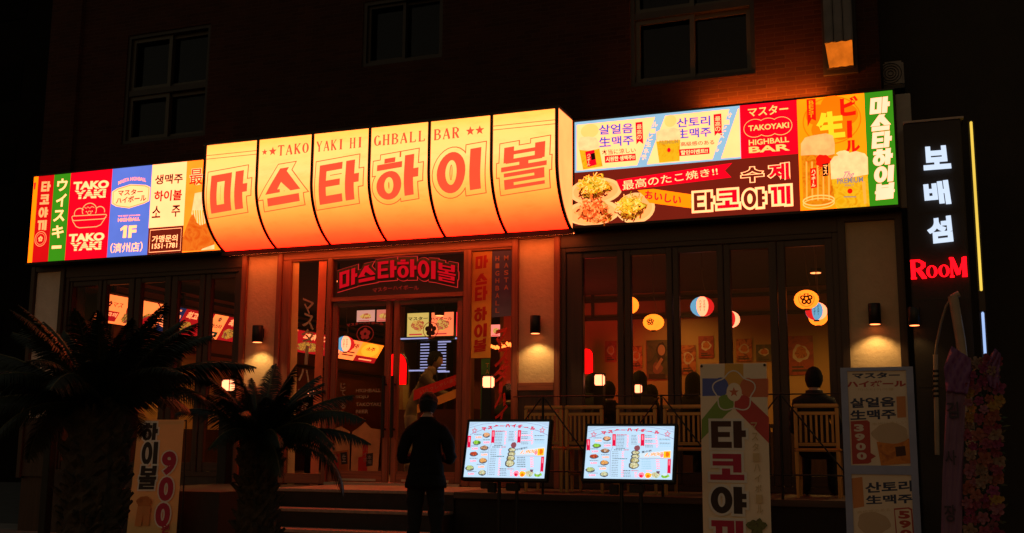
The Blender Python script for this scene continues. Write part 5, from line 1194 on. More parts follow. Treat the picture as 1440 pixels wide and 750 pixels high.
def menu_display(TL, TR, BR, BL, Y, label, second):
    tl, tr, br, bl = P(*TL, Y + .065), P(*TR, Y + .065), P(*BR, Y - .065), P(*BL, Y - .065)
    W_ = ((tr - tl).length + (br - bl).length) / 2; H_ = ((tl - bl).length + (tr - br).length) / 2; c = (tl + tr + br + bl) / 4
    vdir = Vector((0, .13, 0)) + Vector((0, 0, ((tl.z + tr.z) - (bl.z + br.z)) / 2)); H_ = vdir.length; vdir.normalize(); udir = Vector((1, 0, 0)); nd = Vector((0, -vdir.z, vdir.y))
    t = thing('menu_display', label, 'screen', (c.x, Y, 0), 'standing menu displays'); org = c - udir * W_ / 2 - vdir * H_ / 2
    def slab(u0, u1, v0, v1, n0, n1, m, name):
        b = MB(); b.bev(u0, u1, n0, n1, v0, v1, m, .006); b.v = [tuple(org + udir * x + vdir * z - nd * y) for x, y, z in b.v]; return b.build(name, t)
    slab(-.025, W_ + .025, -.025, H_ + .025, .004, .06, BLACKM, 'casing')
    b = MB(); e = .022
    for q in ((-e, W_ + e, -e, 0), (-e, W_ + e, H_, H_ + e), (-e, 0, 0, H_), (W_, W_ + e, 0, H_)):
        k = MB(); k.box(q[0], q[1], -.006, .003, q[2], q[3], BLACKM); b.add([tuple(org + udir * x + vdir * z - nd * y) for x, y, z in k.v], k.f, BLACKM)
    b.build('bezel', t)
    def m(x, y):
        tt = (y - 70) / 617.0; xl = 100 - 92 * tt; xr_ = 970 - 65 * tt; return ((x - xl) / (xr_ - xl) * W_, (1 - tt) * H_)
    a = Art(lambda x, y: (x * W_, y * H_)); a.rect(0, 0, 1, 1, SCRW); a.m = m
    a.line([(96, 215), (250, 152), (400, 118), (560, 110), (720, 132), (850, 170), (955, 220)], .004, SLN); a.line([(97, 135), (250, 95), (420, 78), (560, 74), (720, 80), (850, 104), (962, 140)], .003, SLN)
    for k in range(14): a.line([(105 + k * 9, 78), (103 + k * 9, 118 - k * 3)], .0018, SLN); a.line([(958 - k * 9, 78), (958 - k * 9, 122 - k * 3)], .0018, SLN)
    ttl = 'マスターハイボール'; pos = [(237, 136), (305, 122), (372, 108), (438, 102), (500, 98), (568, 100), (636, 106), (704, 118), (770, 128)]
    for chh, (x, y) in zip(ttl, pos):
        if chh == 'ー': a.poly([(x, y + 12), (x + 42, y + 13), (x + 41, y + 21), (x - 1, y + 20)], SR)
        else: a.text(chh, [(x - 2, y - 3), (x + 50, y - 3), (x + 48, y + 36), (x - 4, y + 36)], SR, .075)
    a.star((154, 172), .027, SR, .007); a.star((897, 166), .027, SR, .007)
    for (x0, y0, x1, y1) in ((347, 168, 382, 312), (634, 166, 670, 308), (78, 230, 114, 365), (880, 456, 912, 620)):
        dx = -(y1 - y0) * .09; a.poly([(x0, y0), (x1, y0), (x1 + dx, y1), ((x0 + x1) / 2 + dx, y1 - 6), (x0 + dx, y1)], SR); a.poly([(x0 + 12 - 3, y0 + 15), (x1 - 10 - 3, y0 + 15), (x1 - 10 + dx * .5, y0 + 70), (x0 + 12 + dx * .5, y0 + 70)], SPK)
    for k, (cx, cyy, rx, ry) in enumerate(((287, 220, 44, 30), (176, 305, 48, 28), (258, 364, 50, 28), (138, 432, 50, 28), (240, 505, 48, 32), (88, 588, 52, 32), (228, 638, 46, 32))):
        a.blob((cx - rx, cyy - ry + 4, cx + rx, cyy + ry + 4), PLT_, amp=.06, seed=k); a.blob((cx - rx * .92, cyy - ry, cx + rx * .92, cyy + ry * .86), FD[k], amp=.18, seed=k + 3)
    rr = random.Random(4)
    def words(x0, x1, y, m_, h=6):
        x = x0
        while x < x1 - 4:
            w = min(rr.uniform(8, 26), x1 - x); a.poly([(x, y), (x + w, y), (x + w - 1, y + h), (x - 1, y + h)], m_, False); x += w + 4
    a.layer()
    for (x0, x1, y, m_) in ((152, 235, 213, SG), (250, 330, 273, SG), (110, 195, 343, SG), (215, 300, 411, SG), (90, 180, 480, SG), (170, 262, 546, SG), (60, 165, 626, SG)): words(x0, x1, y, m_)
    for (x, y, m_) in ((158, 240, SO), (245, 297, SPK), (112, 367, SPK), (216, 434, SO), (90, 504, SPK), (178, 568, SO), (62, 646, SPK)): a.text('5,000', [(x + 10, y), (x + 76, y - 2), (x + 74, y + 20), (x + 8, y + 22)], m_, .03)
    a.line([(344, 320), (312, 380), (288, 665)], .003, SLN)
    for y in range(183, 330, 17): words(388 - (y - 183) * .1, 470 - (y - 183) * .1, y, SG, 5); words(496 - (y - 183) * .1, 516 - (y - 183) * .1, y, SPK, 5); words(540 - (y - 183) * .1, 590, y, SG, 5) if y < 290 else None; words(604, 624, y, SPK, 5) if y < 270 else None
    words(394, 500, 176, SR, 8); words(372, 470, 335, SDK, 7); words(352, 440, 353, SDK, 8); words(450, 505, 353, SR, 7)
    for y in list(range(378, 450, 20)) + list(range(478, 670, 20)): words(330 - (y - 378) * .1, 395 - (y - 378) * .1, y, SG, 5); words(430 - (y - 378) * .1, 455 - (y - 378) * .1, y, SPK, 5)
    words(330, 480, 456, SDK, 7); words(425, 500, 592, SDK, 8); words(510, 580, 592, SR, 6)
    for y in range(612, 675, 17): words(420, 500, y, SG, 5); words(540, 566, y, SPK, 5)
    for y in range(184, 330, 19): words(676 - (y - 184) * .06, 745, y, SG, 6) if y % 3 else words(676, 790, y, SPK, 6); words(778, 800, y, SPK, 5); 
    for y in (226, 243, 272, 288, 306): words(815, 920, y, SDK if y in (226, 272) else SCY, 6)
    # the big roll
    for k, (x0, y0, x1, y1) in enumerate(((555, 300, 618, 370), (520, 360, 610, 420), (515, 400, 606, 470), (500, 440, 600, 520), (482, 490, 594, 580))):
        a.blob((x0, y0, x1, y1), (glow('roll_nori', (84, 86, 92), 1), glow('roll_tuna', (150, 80, 90), 1))[k == 0], amp=.06, seed=k)
        if k: a.blob((x0 + 14, y0 + 8, x1 - 6, y1 - 10), food('roll_rice', [(220, 214, 160), (240, 232, 200), (170, 170, 90), (200, 150, 90)], 1, 50), amp=.08, seed=k)
    a.layer()
    a.poly([(606, 396), (925, 352), (915, 450), (602, 452)], SPALE); a.line([(600, 454), (915, 452)], .003, SLN)
    a.poly([(848, 372), (918, 368), (910, 445), (842, 447)], SY); a.blob((862, 372, 905, 440), SORG, seed=3); a.blob((808, 388, 846, 444), SPK, seed=2)
    if second: a.text('夏の夜', [(628, 372), (735, 352), (735, 376), (630, 396)], SDK, .02)
    else: a.text('하이볼데이', [(612, 376), (735, 350), (735, 372), (614, 398)], SDK, .02)
    a.text('1,900', [(670, 396), (838, 380), (830, 424), (664, 436)], SO, .02, shear=.15)
    for y in range(466, 580, 20): words(622 - (y - 466) * .05, 712, y, SDK if not second else SCY, 6); words(766, 800, y, SPK, 6)
    words(660, 720, 594, SPK, 5)
    for k, (x0, y0, x1, y1, m_) in enumerate(((578, 612, 640, 680, SPK), (640, 615, 712, 682, SY), (706, 605, 800, 680, FD[6]), (800, 625, 890, 680, FD[1]))): a.blob((x0, y0, x1, y1), m_, seed=k, amp=.1)
    a.blob((585, 640, 625, 676), SR, seed=8); a.blob((655, 640, 695, 676), SORG, seed=9); a.poly([(760, 600), (798, 600), (786, 632), (764, 622)], glow('menu_plum', (120, 80, 100), 1)); a.blob((812, 618, 872, 655), SPALE, seed=5)
    a.build('screen', t, org=org, u=udir, v=vdir, n=nd)
    lo = org - nd * .06
    for dx in (.40, .62):
        b = MB(); x = lo.x + dx * W_; b.tube([(x, lo.y + .03, .12), (x, lo.y + .04, lo.z + .12)], .017, BLACKM, 8); b.build('leg', t)
    b = MB(); b.bev(lo.x + .3 * W_, lo.x + .72 * W_, lo.y - .2, lo.y + .22, .1, .13, BLACKM, .008); b.build('base_plate', t)
    b = MB(); b.bev(lo.x + .27 * W_, lo.x + .37 * W_, lo.y + .0, lo.y + .05, lo.z - .12, lo.z - .03, BLACKM, .006); b.build('control_box', t); b = MB(); b.bev(lo.x + .5 * W_, lo.x + .66 * W_, lo.y + .0, lo.y + .05, lo.z - .1, lo.z - .03, DARKPAINT, .006); b.build('power_box', t)
menu_display((662, 593.5), (773, 593.5), (765, 672.5), (650.5, 671.8), -2.45, 'bright standing menu screen tilted back, the left one beside the standing man', False)
menu_display((828, 600), (948.7, 599.2), (945, 674.5), (819.7, 673.5), -2.45, 'bright standing menu screen tilted back, the right one in front of the chairs', True)

# ================================================================== printed banner stands
def pm(name, c): return mat(name, c, .55, var=.06, scale=3, trans=.15)
BW = pm('banner_cream', (.86, .72, .54)); BY = pm('banner_yellow', (.72, .40, .08)); BB = pm('banner_blue', (.10, .14, .48)); BO = pm('banner_vermilion', (.62, .16, .07)); BR_ = pm('banner_red', (.55, .06, .06)); BG = pm('banner_green', (.22, .36, .07)); BK = pm('banner_black', (.03, .02, .02)); BCR = pm('banner_crimson', (.45, .02, .07)); BWH = pm('banner_white', (.75, .72, .68)); BF = pm('banner_faint_gold', (.60, .45, .25)); BBR = pm('banner_dark_brown', (.06, .02, .015)); NAVY = pm('banner_navy', (.03, .045, .10))
YN = -2.2; zb_ = zm(960, 490, 2.883); ON = on(YN, zb_)
t = thing('banner_stand', 'tall cream octopus-ball banner with colourful rays and large Hangul on a stand', 'banner', (P(1034, 600, YN).x, YN, .1))
xl_, xr_ = (ON(80, 62)[0] + ON(73, 740)[0]) / 2, (ON(346, 60)[0] + ON(353, 740)[0]) / 2; zt_ = (ON(80, 62)[1] + ON(346, 60)[1]) / 2
a = Art(lambda x, y: (x, y)); a.rect(xl_, .18, xr_, zt_, BW); a.m = ON
a.poly([(171, 62), (246, 62), (247, 150), (208, 175), (168, 150)], BY); a.poly([(80, 122), (150, 122), (182, 140), (182, 172), (150, 192), (80, 194)], BB); a.poly([(348, 122), (265, 124), (235, 145), (236, 175), (266, 198), (348, 198)], BO)
a.poly([(77, 290), (150, 200), (185, 192), (206, 220), (190, 255), (76, 370)], BG); a.poly([(350, 280), (262, 196), (228, 195), (210, 220), (228, 262), (350, 385)], BR_)
for (x0, y0, x1, y1, m_) in ((168, 105, 246, 182, BY), (124, 118, 186, 194, BB), (232, 120, 296, 198, BO), (140, 188, 207, 262, BG), (210, 190, 282, 268, BR_)): a.ell((x0, y0, x1, y1), m_)
a.layer(); a.ell((178, 140, 240, 215), BW); a.star((208, 178), .045, BO)
cx, cz = ON(208, 176); R_ = .17
pts = [(cx + R_ * (1 + .12 * math.cos(5 * (2 * PI * k / 60) - PI * 5 / 2)) * math.cos(2 * PI * k / 60), cz + R_ * (1 + .12 * math.cos(5 * (2 * PI * k / 60) - PI * 5 / 2)) * math.sin(2 * PI * k / 60) * .95) for k in range(61)]; a._line(pts, .011, BWH)
for chh, q, m_ in (('타', (118, 297, 255, 402), BBR), ('코', (114, 430, 248, 532), BCR), ('야', (117, 563, 258, 668), BK), ('끼', (118, 700, 246, 805), BCR)):
    a.hangul(chh, q, BWH, .026); a.layer(.5); a.hangul(chh, q, m_, .004); a.layer(.5)
for i, chh in enumerate('マスターハイボール'): a.text(chh, (278 + i * 3, 300 + i * 42, 304 + i * 3, 332 + i * 42), BF, .02)
BLEAF = food('banner_leaf_print', [(60, 70, 30), (90, 100, 50), (50, 40, 20)], None, 30)
a.blob((255, 670, 350, 790), BLEAF, seed=2, amp=.3); a.blob((150, 830, 340, 1000), food('banner_food_print', [(120, 60, 20), (190, 110, 40), (90, 40, 16)], None, 24), seed=5)
o = a.build('banner', t, org=(0, YN, 0))
b = MB(); b.box(xl_, xr_, YN + .003, YN + .006, .18, zt_, pm('banner_back', (.5, .45, .4))); b.build('banner_back', t)
b = MB()
for x in (xl_ + .015, xr_ - .015): b.tube([(x, YN - .006, zt_ - .02), (x, YN + .02, zt_ - .02)], .012, BLACKM, 8)
b.build('grommet', t); b = MB(); xm_ = (xl_ + xr_) / 2
b.tube([(xl_ + .015, YN + .02, zt_ - .02), (xm_, YN + .16, 1.0), (xr_ - .015, YN + .02, .2)], .008, BLACKM, 6); b.tube([(xr_ - .015, YN + .02, zt_ - .02), (xm_, YN + .16, 1.0), (xl_ + .015, YN + .02, .2)], .008, BLACKM, 6); b.tube([(xm_, YN + .16, 1.0), (xm_, YN + .5, .11)], .01, BLACKM, 6); b.build('cross_frame', t)
# price board with blue frame
YQ = -2.2; zq2 = zm(1160, 490, 2.886); OQ = on(YQ, zq2)
t = thing('price_board', 'tall blue-framed board with two beer price posters under the right wall lamp', 'sign board', (P(1236, 640, YQ).x, YQ, .1))
fx0, fx1 = (OQ(58, 78)[0] + OQ(93, 740)[0]) / 2, (OQ(350, 75)[0] + OQ(398, 740)[0]) / 2; fz1 = OQ(200, 77)[1]; FBL = mat('slate_blue_frame', (.20, .25, .42), .45, .2, var=.1)
zsplit0, zsplit1 = OQ(230, 476)[1], OQ(230, 512)[1]; e = .055
b = MB(); b.bev(fx0, fx1, YQ + .006, YQ + .05, .1, fz1, FBL, .006)
for q in ((fx0, fx0 + e, .1, fz1), (fx1 - e, fx1, .1, fz1), (fx0 + e, fx1 - e, fz1 - .03, fz1), (fx0 + e, fx1 - e, zsplit1, zsplit0)): b.box(q[0], q[1], YQ - .012, YQ + .005, q[2], q[3], FBL)
b.build('frame', t)
TAN = pm('poster_cream', (.78, .64, .48)); POR = pm('poster_orange', (.62, .24, .08)); PRD = pm('poster_red', (.42, .05, .04)); PBEER = food('poster_beer', [(170, 90, 20), (200, 120, 40), (150, 70, 16)], None, 8); PFOAM = pm('poster_foam', (.55, .40, .26)); PW = pm('poster_pale', (.7, .6, .5))
a = Art(lambda x, y: (x, y)); a.rect(fx0 + e, zsplit0, fx1 - e, fz1 - .03, TAN); a.m = OQ
a.text('マスター', (112, 98, 304, 122), NAVY, .05); a.text('ハイボール', (88, 131, 330, 157), PRD, .05); a.text('마스타하이볼', (135, 162, 280, 172), BF, .0)
a.text('살얼음', [(100, 203), (284, 196), (286, 236), (103, 243)], NAVY, .035); a.text('生맥주', [(101, 252), (287, 246), (289, 286), (104, 292)], NAVY, .035); a.poly([(290, 196), (327, 194), (330, 280), (294, 282)], POR)
a.text('本当に涼しい', [(190, 302), (330, 294), (332, 306), (192, 314)], BF, .0)
a.poly([(105, 296), (172, 292), (182, 300), (186, 425), (208, 438), (188, 450), (188, 462), (176, 468), (112, 470)], PRD)
for i, c in enumerate('3900'): a.text(c, (118 + i * 4, 308 + i * 38, 158 + i * 4, 338 + i * 38), PW, .05)
a.poly([(210, 380), (345, 366), (358, 466), (228, 476)], PBEER); a.blob((186, 300, 346, 392), PFOAM, seed=5, amp=.08); a.poly([(285, 400), (325, 396), (330, 435), (290, 440)], BBR)
a.build('upper_poster', t, org=(0, YQ, 0))
a = Art(lambda x, y: (x, y)); a.rect(fx0 + e, .14, fx1 - e, zsplit1, TAN); a.m = OQ
a.text('산토리', [(162, 545), (353, 536), (356, 580), (164, 588)], NAVY, .035); a.text('生맥주', [(164, 598), (355, 590), (357, 628), (167, 634)], NAVY, .035); a.poly([(108, 528), (152, 522), (160, 642), (116, 650)], POR); a.text('高級感のある', [(130, 660), (265, 648), (266, 660), (132, 672)], BF, .0)
a.poly([(280, 650), (340, 645), (354, 652), (366, 800), (292, 806)], PRD); a.poly([(284, 656), (338, 651), (349, 658), (360, 796), (297, 800)], TAN)
for i, c in enumerate('5900'): a.text(c, (298 + i * 4, 660 + i * 38, 345 + i * 4, 692 + i * 38), PRD, .05)
a.blob((125, 660, 270, 760), PFOAM, seed=3, amp=.08)
a.build('lower_poster', t, org=(0, YQ, 0))
# left highball banner
YL = -2.6; zl2 = zm(170, 560, 3.946); OL = on(YL, zl2)
t = thing('banner_stand', 'narrow yellow highball price banner half hidden behind the palm fronds', 'banner', (P(215, 700, YL).x, YL, .1))
LBY = pm('banner_buff', (.64, .45, .20)); a = Art(OL)
BQ = [(100, 120), (352, 120), (290, 1000), (5, 1000)]; a.poly(BQ, LBY)
for chh, q in (('하', [(128, 140), (208, 140), (200, 232), (120, 232)]), ('이', [(124, 245), (208, 245), (200, 368), (114, 368)]), ('볼', [(114, 378), (206, 378), (190, 504), (98, 504)])): a.hangul(chh, q, BWH, .022); a.layer(.5); a.hangul(chh, q, BK, .004); a.layer(.5)
for c, q in (('9', [(236, 296), (316, 294), (308, 428), (226, 428)]), ('0', [(220, 438), (302, 436), (292, 570), (210, 572)]), ('0', [(202, 582), (284, 580), (274, 712), (194, 714)])): a.text(c, q, BCR, .05, outline=[(BWH, .1)])
a.text('원', [(232, 700), (276, 698), (270, 752), (228, 754)], BCR, .05); a.blob((88, 535, 182, 630), food('banner_drink_print', [(150, 80, 30), (180, 100, 40), (190, 120, 60)], None, 5), seed=2); a.poly([(100, 600), (140, 600), (118, 710), (82, 708)], POR); a.poly([(135, 600), (172, 600), (160, 708), (128, 706)], POR)
a.build('banner', t, org=(0, YL, 0))
tl_, tr_, br_, bl_ = [OL(*q) for q in BQ]
b = MB(); b.tube([(tr_[0] + .01, YL + .02, tr_[1]), ((tr_[0] + br_[0]) / 2 + .03, YL + .03, (tr_[1] + br_[1]) / 2), (br_[0] + .01, YL + .03, .12)], .007, BLACKM, 6); b.tube([(tl_[0], YL + .02, tl_[1]), (bl_[0], YL + .03, .12)], .007, BLACKM, 6); b.tube([(tl_[0], YL + .02, tl_[1] - .01), (tr_[0] + .01, YL + .02, tr_[1] - .01)], .007, BLACKM, 6); b.build('pole', t)
b = MB(); b.bev(bl_[0] - .05, br_[0] + .05, YL - .15, YL + .25, .1, .14, BLACKM, .01); b.build('base', t)
# ================================================================== people
CAPM = mat('black_cap_cloth', (.010, .009, .009), .7, var=.3, scale=30, bump=.3, bscale=80)
SKIN = mat('skin', (.36, .20, .13), .55, var=.06, scale=20); HAIR = mat('black_hair', (.009, .008, .007), .7, var=.4, scale=60, bump=.5, bscale=120, spec=.15)
def skin_mesh(J, E, root='pelvis', sub=2):
    names = list(J); me = bpy.data.meshes.new('s'); me.from_pydata([J[n][0] for n in names], [(names.index(a), names.index(b_)) for a, b_ in E], [])
    o = bpy.data.objects.new('s', me); TMP.collection.objects.link(o); o.modifiers.new('k', 'SKIN')
    m2 = o.modifiers.new('d', 'SUBSURF'); m2.levels = sub; m2.render_levels = sub
    for i, n in enumerate(names):
        sv = me.skin_vertices[0].data[i]; r = J[n][1]; sv.radius = r if isinstance(r, tuple) else (r, r); sv.use_root = (n == root)
    vl = TMP.view_layers[0]; vl.update(); r = bpy.data.meshes.new_from_object(o.evaluated_get(vl.depsgraph))
    vs = [v.co.copy() for v in r.vertices]; fs = [tuple(p.vertices) for p in r.polygons]
    bpy.data.objects.remove(o); bpy.data.meshes.remove(r); return vs, fs
def hand(J, E, wrist, pos, fwd, down, side, k):
    """palm and five bent fingers; fwd: along the hand, down: palm direction, side: towards the thumb"""
    fwd, down, side = Vector(fwd).normalized(), Vector(down).normalized(), Vector(side).normalized(); p = Vector(pos)
    pl = 'palm' + k; J[pl] = (p + fwd * .055, (.034, .017)); E.append((wrist, pl))
    for i, (off, ln) in enumerate(((.030, .068), (.010, .076), (-.011, .070), (-.030, .054))):
        a, b_, c = 'f%s%da' % (k, i), 'f%s%db' % (k, i), 'f%s%dc' % (k, i); q = p + fwd * .088 + side * off
        J[a] = (q, .0105); J[b_] = (q + fwd * ln * .45 + down * ln * .2, .0095); J[c] = (q + fwd * ln * .6 + down * ln * .65, .008); E += [(pl, a), (a, b_), (b_, c)]
    a, b_ = 't%sa' % k, 't%sb' % k; q = p + fwd * .03 + side * .032
    J[a] = (q + side * .015 + fwd * .02, .012); J[b_] = (q + side * .024 + fwd * .055 + down * .012, .0095); E += [(pl, a), (a, b_)]
def person(label, loc, rz, pose, top, bottom, group=None, shoes=None, hair='short', scale=1.0):
    shoes = shoes or BLACKM; lean, seat = pose.get('lean', 0), pose.get('seated', False)
    hz = .0
    J = {}; E = []
    zp = .50 if seat else .92
    def sp(h, y=0): return Vector((0, y + lean * h, zp + h))     # along the spine
    J['pelvis'] = (sp(0), (.155, .115)); J['waist'] = (sp(.17), (.163, .115)); J['chest'] = (sp(.34, .0), (.165, .115)); J['upper'] = (sp(.46, -.005), (.145, .095)); J['neck'] = (sp(.555, .012), (.056, .058)); J['skull'] = (sp(.62, .03 + pose.get('bow', 0)), (.055, .06))
    E += [('pelvis', 'waist'), ('waist', 'chest'), ('chest', 'upper'), ('upper', 'neck'), ('neck', 'skull')]
    for s, k in ((-1, 'l'), (1, 'r')):
        arm = pose.get('arm_' + k, pose.get('arm', 'down'))
        sh = sp(.442) + Vector((s * .160, 0, 0)); J['sh' + k] = (sh, (.078, .075))
        if arm == 'phone': el = sh + Vector((s * .08, .02, -.28)); wr = Vector((s * .07, sh.y + .26, el.z + .06)); fw = (-s * .5, .8, .3); dn = (-s * .6, -.3, .3); sd = (0, .2, 1)
        elif arm == 'table': el = sh + Vector((s * .06, .06, -.27)); wr = Vector((s * .12, sh.y + .31, el.z - .0)); fw = (-s * .3, 1, 0); dn = (0, 0, -1); sd = (-s, 0, 0)
        elif arm == 'reach': el = sh + Vector((s * .05, .2, -.2)); wr = el + Vector((-s * .04, .22, -.05)); fw = (0, 1, -.1); dn = (0, 0, -1); sd = (-s, 0, 0)
        else: el = sh + Vector((s * .05, -.02, -.29)); wr = el + Vector((s * .01, .05, -.25)); fw = (0, .15, -1); dn = (-s, 0, 0); sd = (0, 1, 0)
        mid = (sh + el) / 2 + Vector((s * .012, -.01, 0))
        J['ua' + k] = (mid, .064); J['el' + k] = (el, .053); J['fa' + k] = ((Vector(el) + Vector(wr)) / 2, .046); J['wr' + k] = (wr, (.031, .026))
        E += [('upper', 'sh' + k), ('sh' + k, 'ua' + k), ('ua' + k, 'el' + k), ('el' + k, 'fa' + k), ('fa' + k, 'wr' + k)]
        hand(J, E, 'wr' + k, wr, fw, dn, sd, k)
        if seat: hp, kn, an = Vector((s * .1, .05, zp - .02)), Vector((s * .13, .44, zp + .0)), Vector((s * .13, .40, .09))
        else: hp, kn, an = Vector((s * .092, 0, .86)), Vector((s * .105, .015, .48)), Vector((s * .115, -.03, .09))
        J['hp' + k] = (hp, (.098, .102)); J['th' + k] = ((hp + kn) / 2, .086); J['kn' + k] = (kn, .064); J['ca' + k] = ((kn * .62 + an * .38) + Vector((0, -.012, 0)), .060); J['an' + k] = (an, .048); J['to' + k] = (an + Vector((s * .015, .15, -.05)), (.042, .032))
        E += [('pelvis', 'hp' + k), ('hp' + k, 'th' + k), ('th' + k, 'kn' + k), ('kn' + k, 'ca' + k), ('ca' + k, 'an' + k), ('an' + k, 'to' + k)]
    vs, fs = skin_mesh(J, E)
    from mathutils import noise
    for v in vs:                            # cloth folds
        if v.z < zp + .5 and min((v - Vector(J['palm' + k][0])).length for k in 'lr') > .13:
            d = noise.noise(Vector((v.x * 9, v.y * 9, v.z * 16)) + Vector((loc[0] * 7, 0, 0))) * .016 + noise.noise(Vector((v.x * 22, v.y * 22, v.z * 40))) * .007
            r_ = Vector((v.x, v.y - lean * max(0, v.z - zp), 0)); v += (r_.normalized() if r_.length > .02 else Vector()) * d
    B = MB(); B.v = [tuple(v) for v in vs]; hand_c = [J['palm' + k][0] for k in 'lr']; nk = J['neck'][0]; wrs = [Vector(J['wr' + k][0]) for k in 'lr']
    els = [Vector(J['el' + k][0]) for k in 'lr']; anz = .105
    for f in fs:
        c = sum((vs[i] for i in f), Vector()) / len(f); m = top
        if c.z > nk.z + .012: m = SKIN
        elif any((c - h).length < .125 and (c - w).dot((h - w)) > .0 for h, w in zip(hand_c, wrs)): m = SKIN
        elif (not seat and c.z < .88 and abs(c.x) < .24 and min((c - e).length for e in els) > .12 and min((c - w).length for w in wrs) > .14): m = bottom if c.z > anz else shoes
        elif seat and (c.z < .55 and c.y > .02 or c.z < .44): m = bottom if c.z > anz else shoes
        B.f.append(f); B.m.append(B.mi(m)); B.sm.append(True)
    # head with face, one surface with the body's mesh
    bow = pose.get('bow', 0); hc = J['skull'][0] + Vector((0, .018, .075)); n, kk = 24, 18; tilt = pose.get('tilt', .15); ct, st = math.cos(-tilt), math.sin(-tilt)
    hv = []
    def headpt(x, y, z): return hc + Vector((x, y * ct - z * st, y * st + z * ct))
    for i in range(kk + 1):
        ph = PI * i / kk; z = -math.cos(ph) * .118; rr_ = math.sin(ph)
        for j in range(n):
            q = 2 * PI * j / n; x, y = rr_ * .077 * math.cos(q), rr_ * .096 * math.sin(q)
            fz = max(0, math.sin(q)) ** 2
            if z < -.02: x *= 1 - .25 * (-z - .02) / .1; y = y * (1 + .0) + (.006 if math.sin(q) > 0 else .012) * (-z) / .1
            if fz > .55:
                if abs(z - .012) < .018 and .012 < abs(x) < .042: y -= .008
                if -.04 < z < .012 and abs(x) < .013: y += .018 * (1 - abs(z + .028) / .05)
                if abs(z + .062) < .010 and abs(x) < .026: y += .004
                if abs(z + .075) < .004: y -= .004
                if z < -.09: y += .006
            hv.append(headpt(x, y, z))
    hf = [(i * n + j, i * n + (j + 1) % n, (i + 1) * n + (j + 1) % n, (i + 1) * n + j) for i in range(kk) for j in range(n)]
    B.add(hv, hf, SKIN, True)
    for s in (-1, 1):
        e = [headpt(s * (.074 + .016 * math.sin(t) * (1 if u else .4)), -.006 - .012 * u, .002 + .030 * math.cos(t)) for u in (0, 1) for t in [PI * k / 8 for k in range(9)]]
        B.add(e, [(k, k + 1, k + 10, k + 9) for k in range(8)], SKIN, True)
    t = thing('person', label, 'person', (0, 0, 0), group)
    b = B.build('body', t)
    # hair as a shell over the skull
    H = MB(); nn, kk = 28, 14; hv = []; rnd = random.Random(int(abs(loc[0]) * 100))
    for i in range(kk + 1):
        for j in range(nn):
            q = 2 * PI * j / nn; back = -math.sin(q)
            low = (-.10 if back > .2 else -.03 if back > -.35 else .055) if hair != 'long' else (-.21 if back > .0 else -.15 if back > -.45 else .055)
            z = .121 + (low - .121) * i / kk; zz = max(-.97, min(.985, z / .123)); r = math.sqrt(max(.0, 1 - zz * zz)) if z > -.0 else 1 - (.32 * (z / -.1) ** 2 if hair != 'long' else .10 * (z / -.2))
            r = max(r, .02); g = 1 + rnd.uniform(-.02, .02)
            if hair == 'bun': g *= 1.03
            hv.append(headpt(r * .089 * math.cos(q) * g, r * .107 * math.sin(q) * g - .004, z * g))
    H.add(hv, [(i * nn + j, i * nn + (j + 1) % nn, (i + 1) * nn + (j + 1) % nn, (i + 1) * nn + j) for i in range(kk) for j in range(nn)], HAIR, True)
    H.build('hair', t)
    if pose.get('cap'):
        K = MB(); kv = []
        for i in range(9):
            z = .128 - .098 * i / 8; r = math.sqrt(max(.0, 1 - (z / .131) ** 2)) if i else .02
            for j in range(nn): q = 2 * PI * j / nn; kv.append(headpt(r * .094 * math.cos(q) * (1 + .01 * math.cos(6 * q)), r * .112 * math.sin(q) - .004, z - (.03 if math.sin(q) < -.2 else 0) * (i / 8)))
        K.add(kv, [(i * nn + j, i * nn + (j + 1) % nn, (i + 1) * nn + (j + 1) % nn, (i + 1) * nn + j) for i in range(8) for j in range(nn)], CAPM, True)
        bv = [headpt(.08 * math.cos(t) * (1 + .0 * u), .085 * math.sin(t) + .07 * u * math.sin(t), .035 - .02 * u) for u in (0, 1) for t in [PI * k / 10 for k in range(11)]]
        K.add(bv, [(k, k + 1, k + 12, k + 11) for k in range(10)], CAPM, True); K.build('cap', t, fixn=False)
    C_ = MB(); C_.lathe([(.072, -.03), (.082, .0), (.074, .048), (.062, .050)], top, J['neck'][0] + Vector((0, -.006, -.03)), 20, 1.12, 1.0); C_.build('collar', t)
    if not seat and pose.get('jacket'):
        k = MB(); k.lathe([(.172, .83), (.192, .835), (.194, .87), (.186, .91), (.176, .95)], top, (0, .0, 0), 32, 1.02, .74); k.build('jacket_hem', t)
    t.location = loc; t.rotation_euler = (0, 0, rz); t.scale = (scale,) * 3; return t
JK = mat('black_jacket_cloth', (.006, .005, .005), .85, var=.3, scale=14, bump=.5, bscale=18, spec=.12); TR = mat('dark_trousers', (.004, .004, .005), .9, var=.3, scale=10, bump=.3, bscale=30)
DKC = mat('dark_sweater', (.010, .008, .008), .9, var=.3, scale=10); GRC = mat('charcoal_coat', (.022, .018, .016), .9, var=.2); PALE_ = mat('pale_work_shirt', (.17, .10, .065), .8, var=.1); PALT = mat('pale_trousers', (.34, .22, .16), .85, var=.1)
px_ = P(601, 560, -2.78); zt_ = P(600, 549.5, -2.78).z
sc_ = (zt_ - .1) / 1.742
person('man in a dark jacket standing back turned, head bowed, before the entrance steps', (px_.x, -2.78, .10), .32, {'arm': 'phone', 'bow': .03, 'tilt': .35, 'jacket': True, 'cap': True}, JK, TR, scale=sc_)
person('person in pale shirt and trousers leaning forward inside behind the right entrance door', (P(578, 600, 1.1).x, 1.1, FZ), -1.15, {'arm': 'reach', 'lean': .42, 'tilt': .3}, PALE_, PALT, scale=.97)
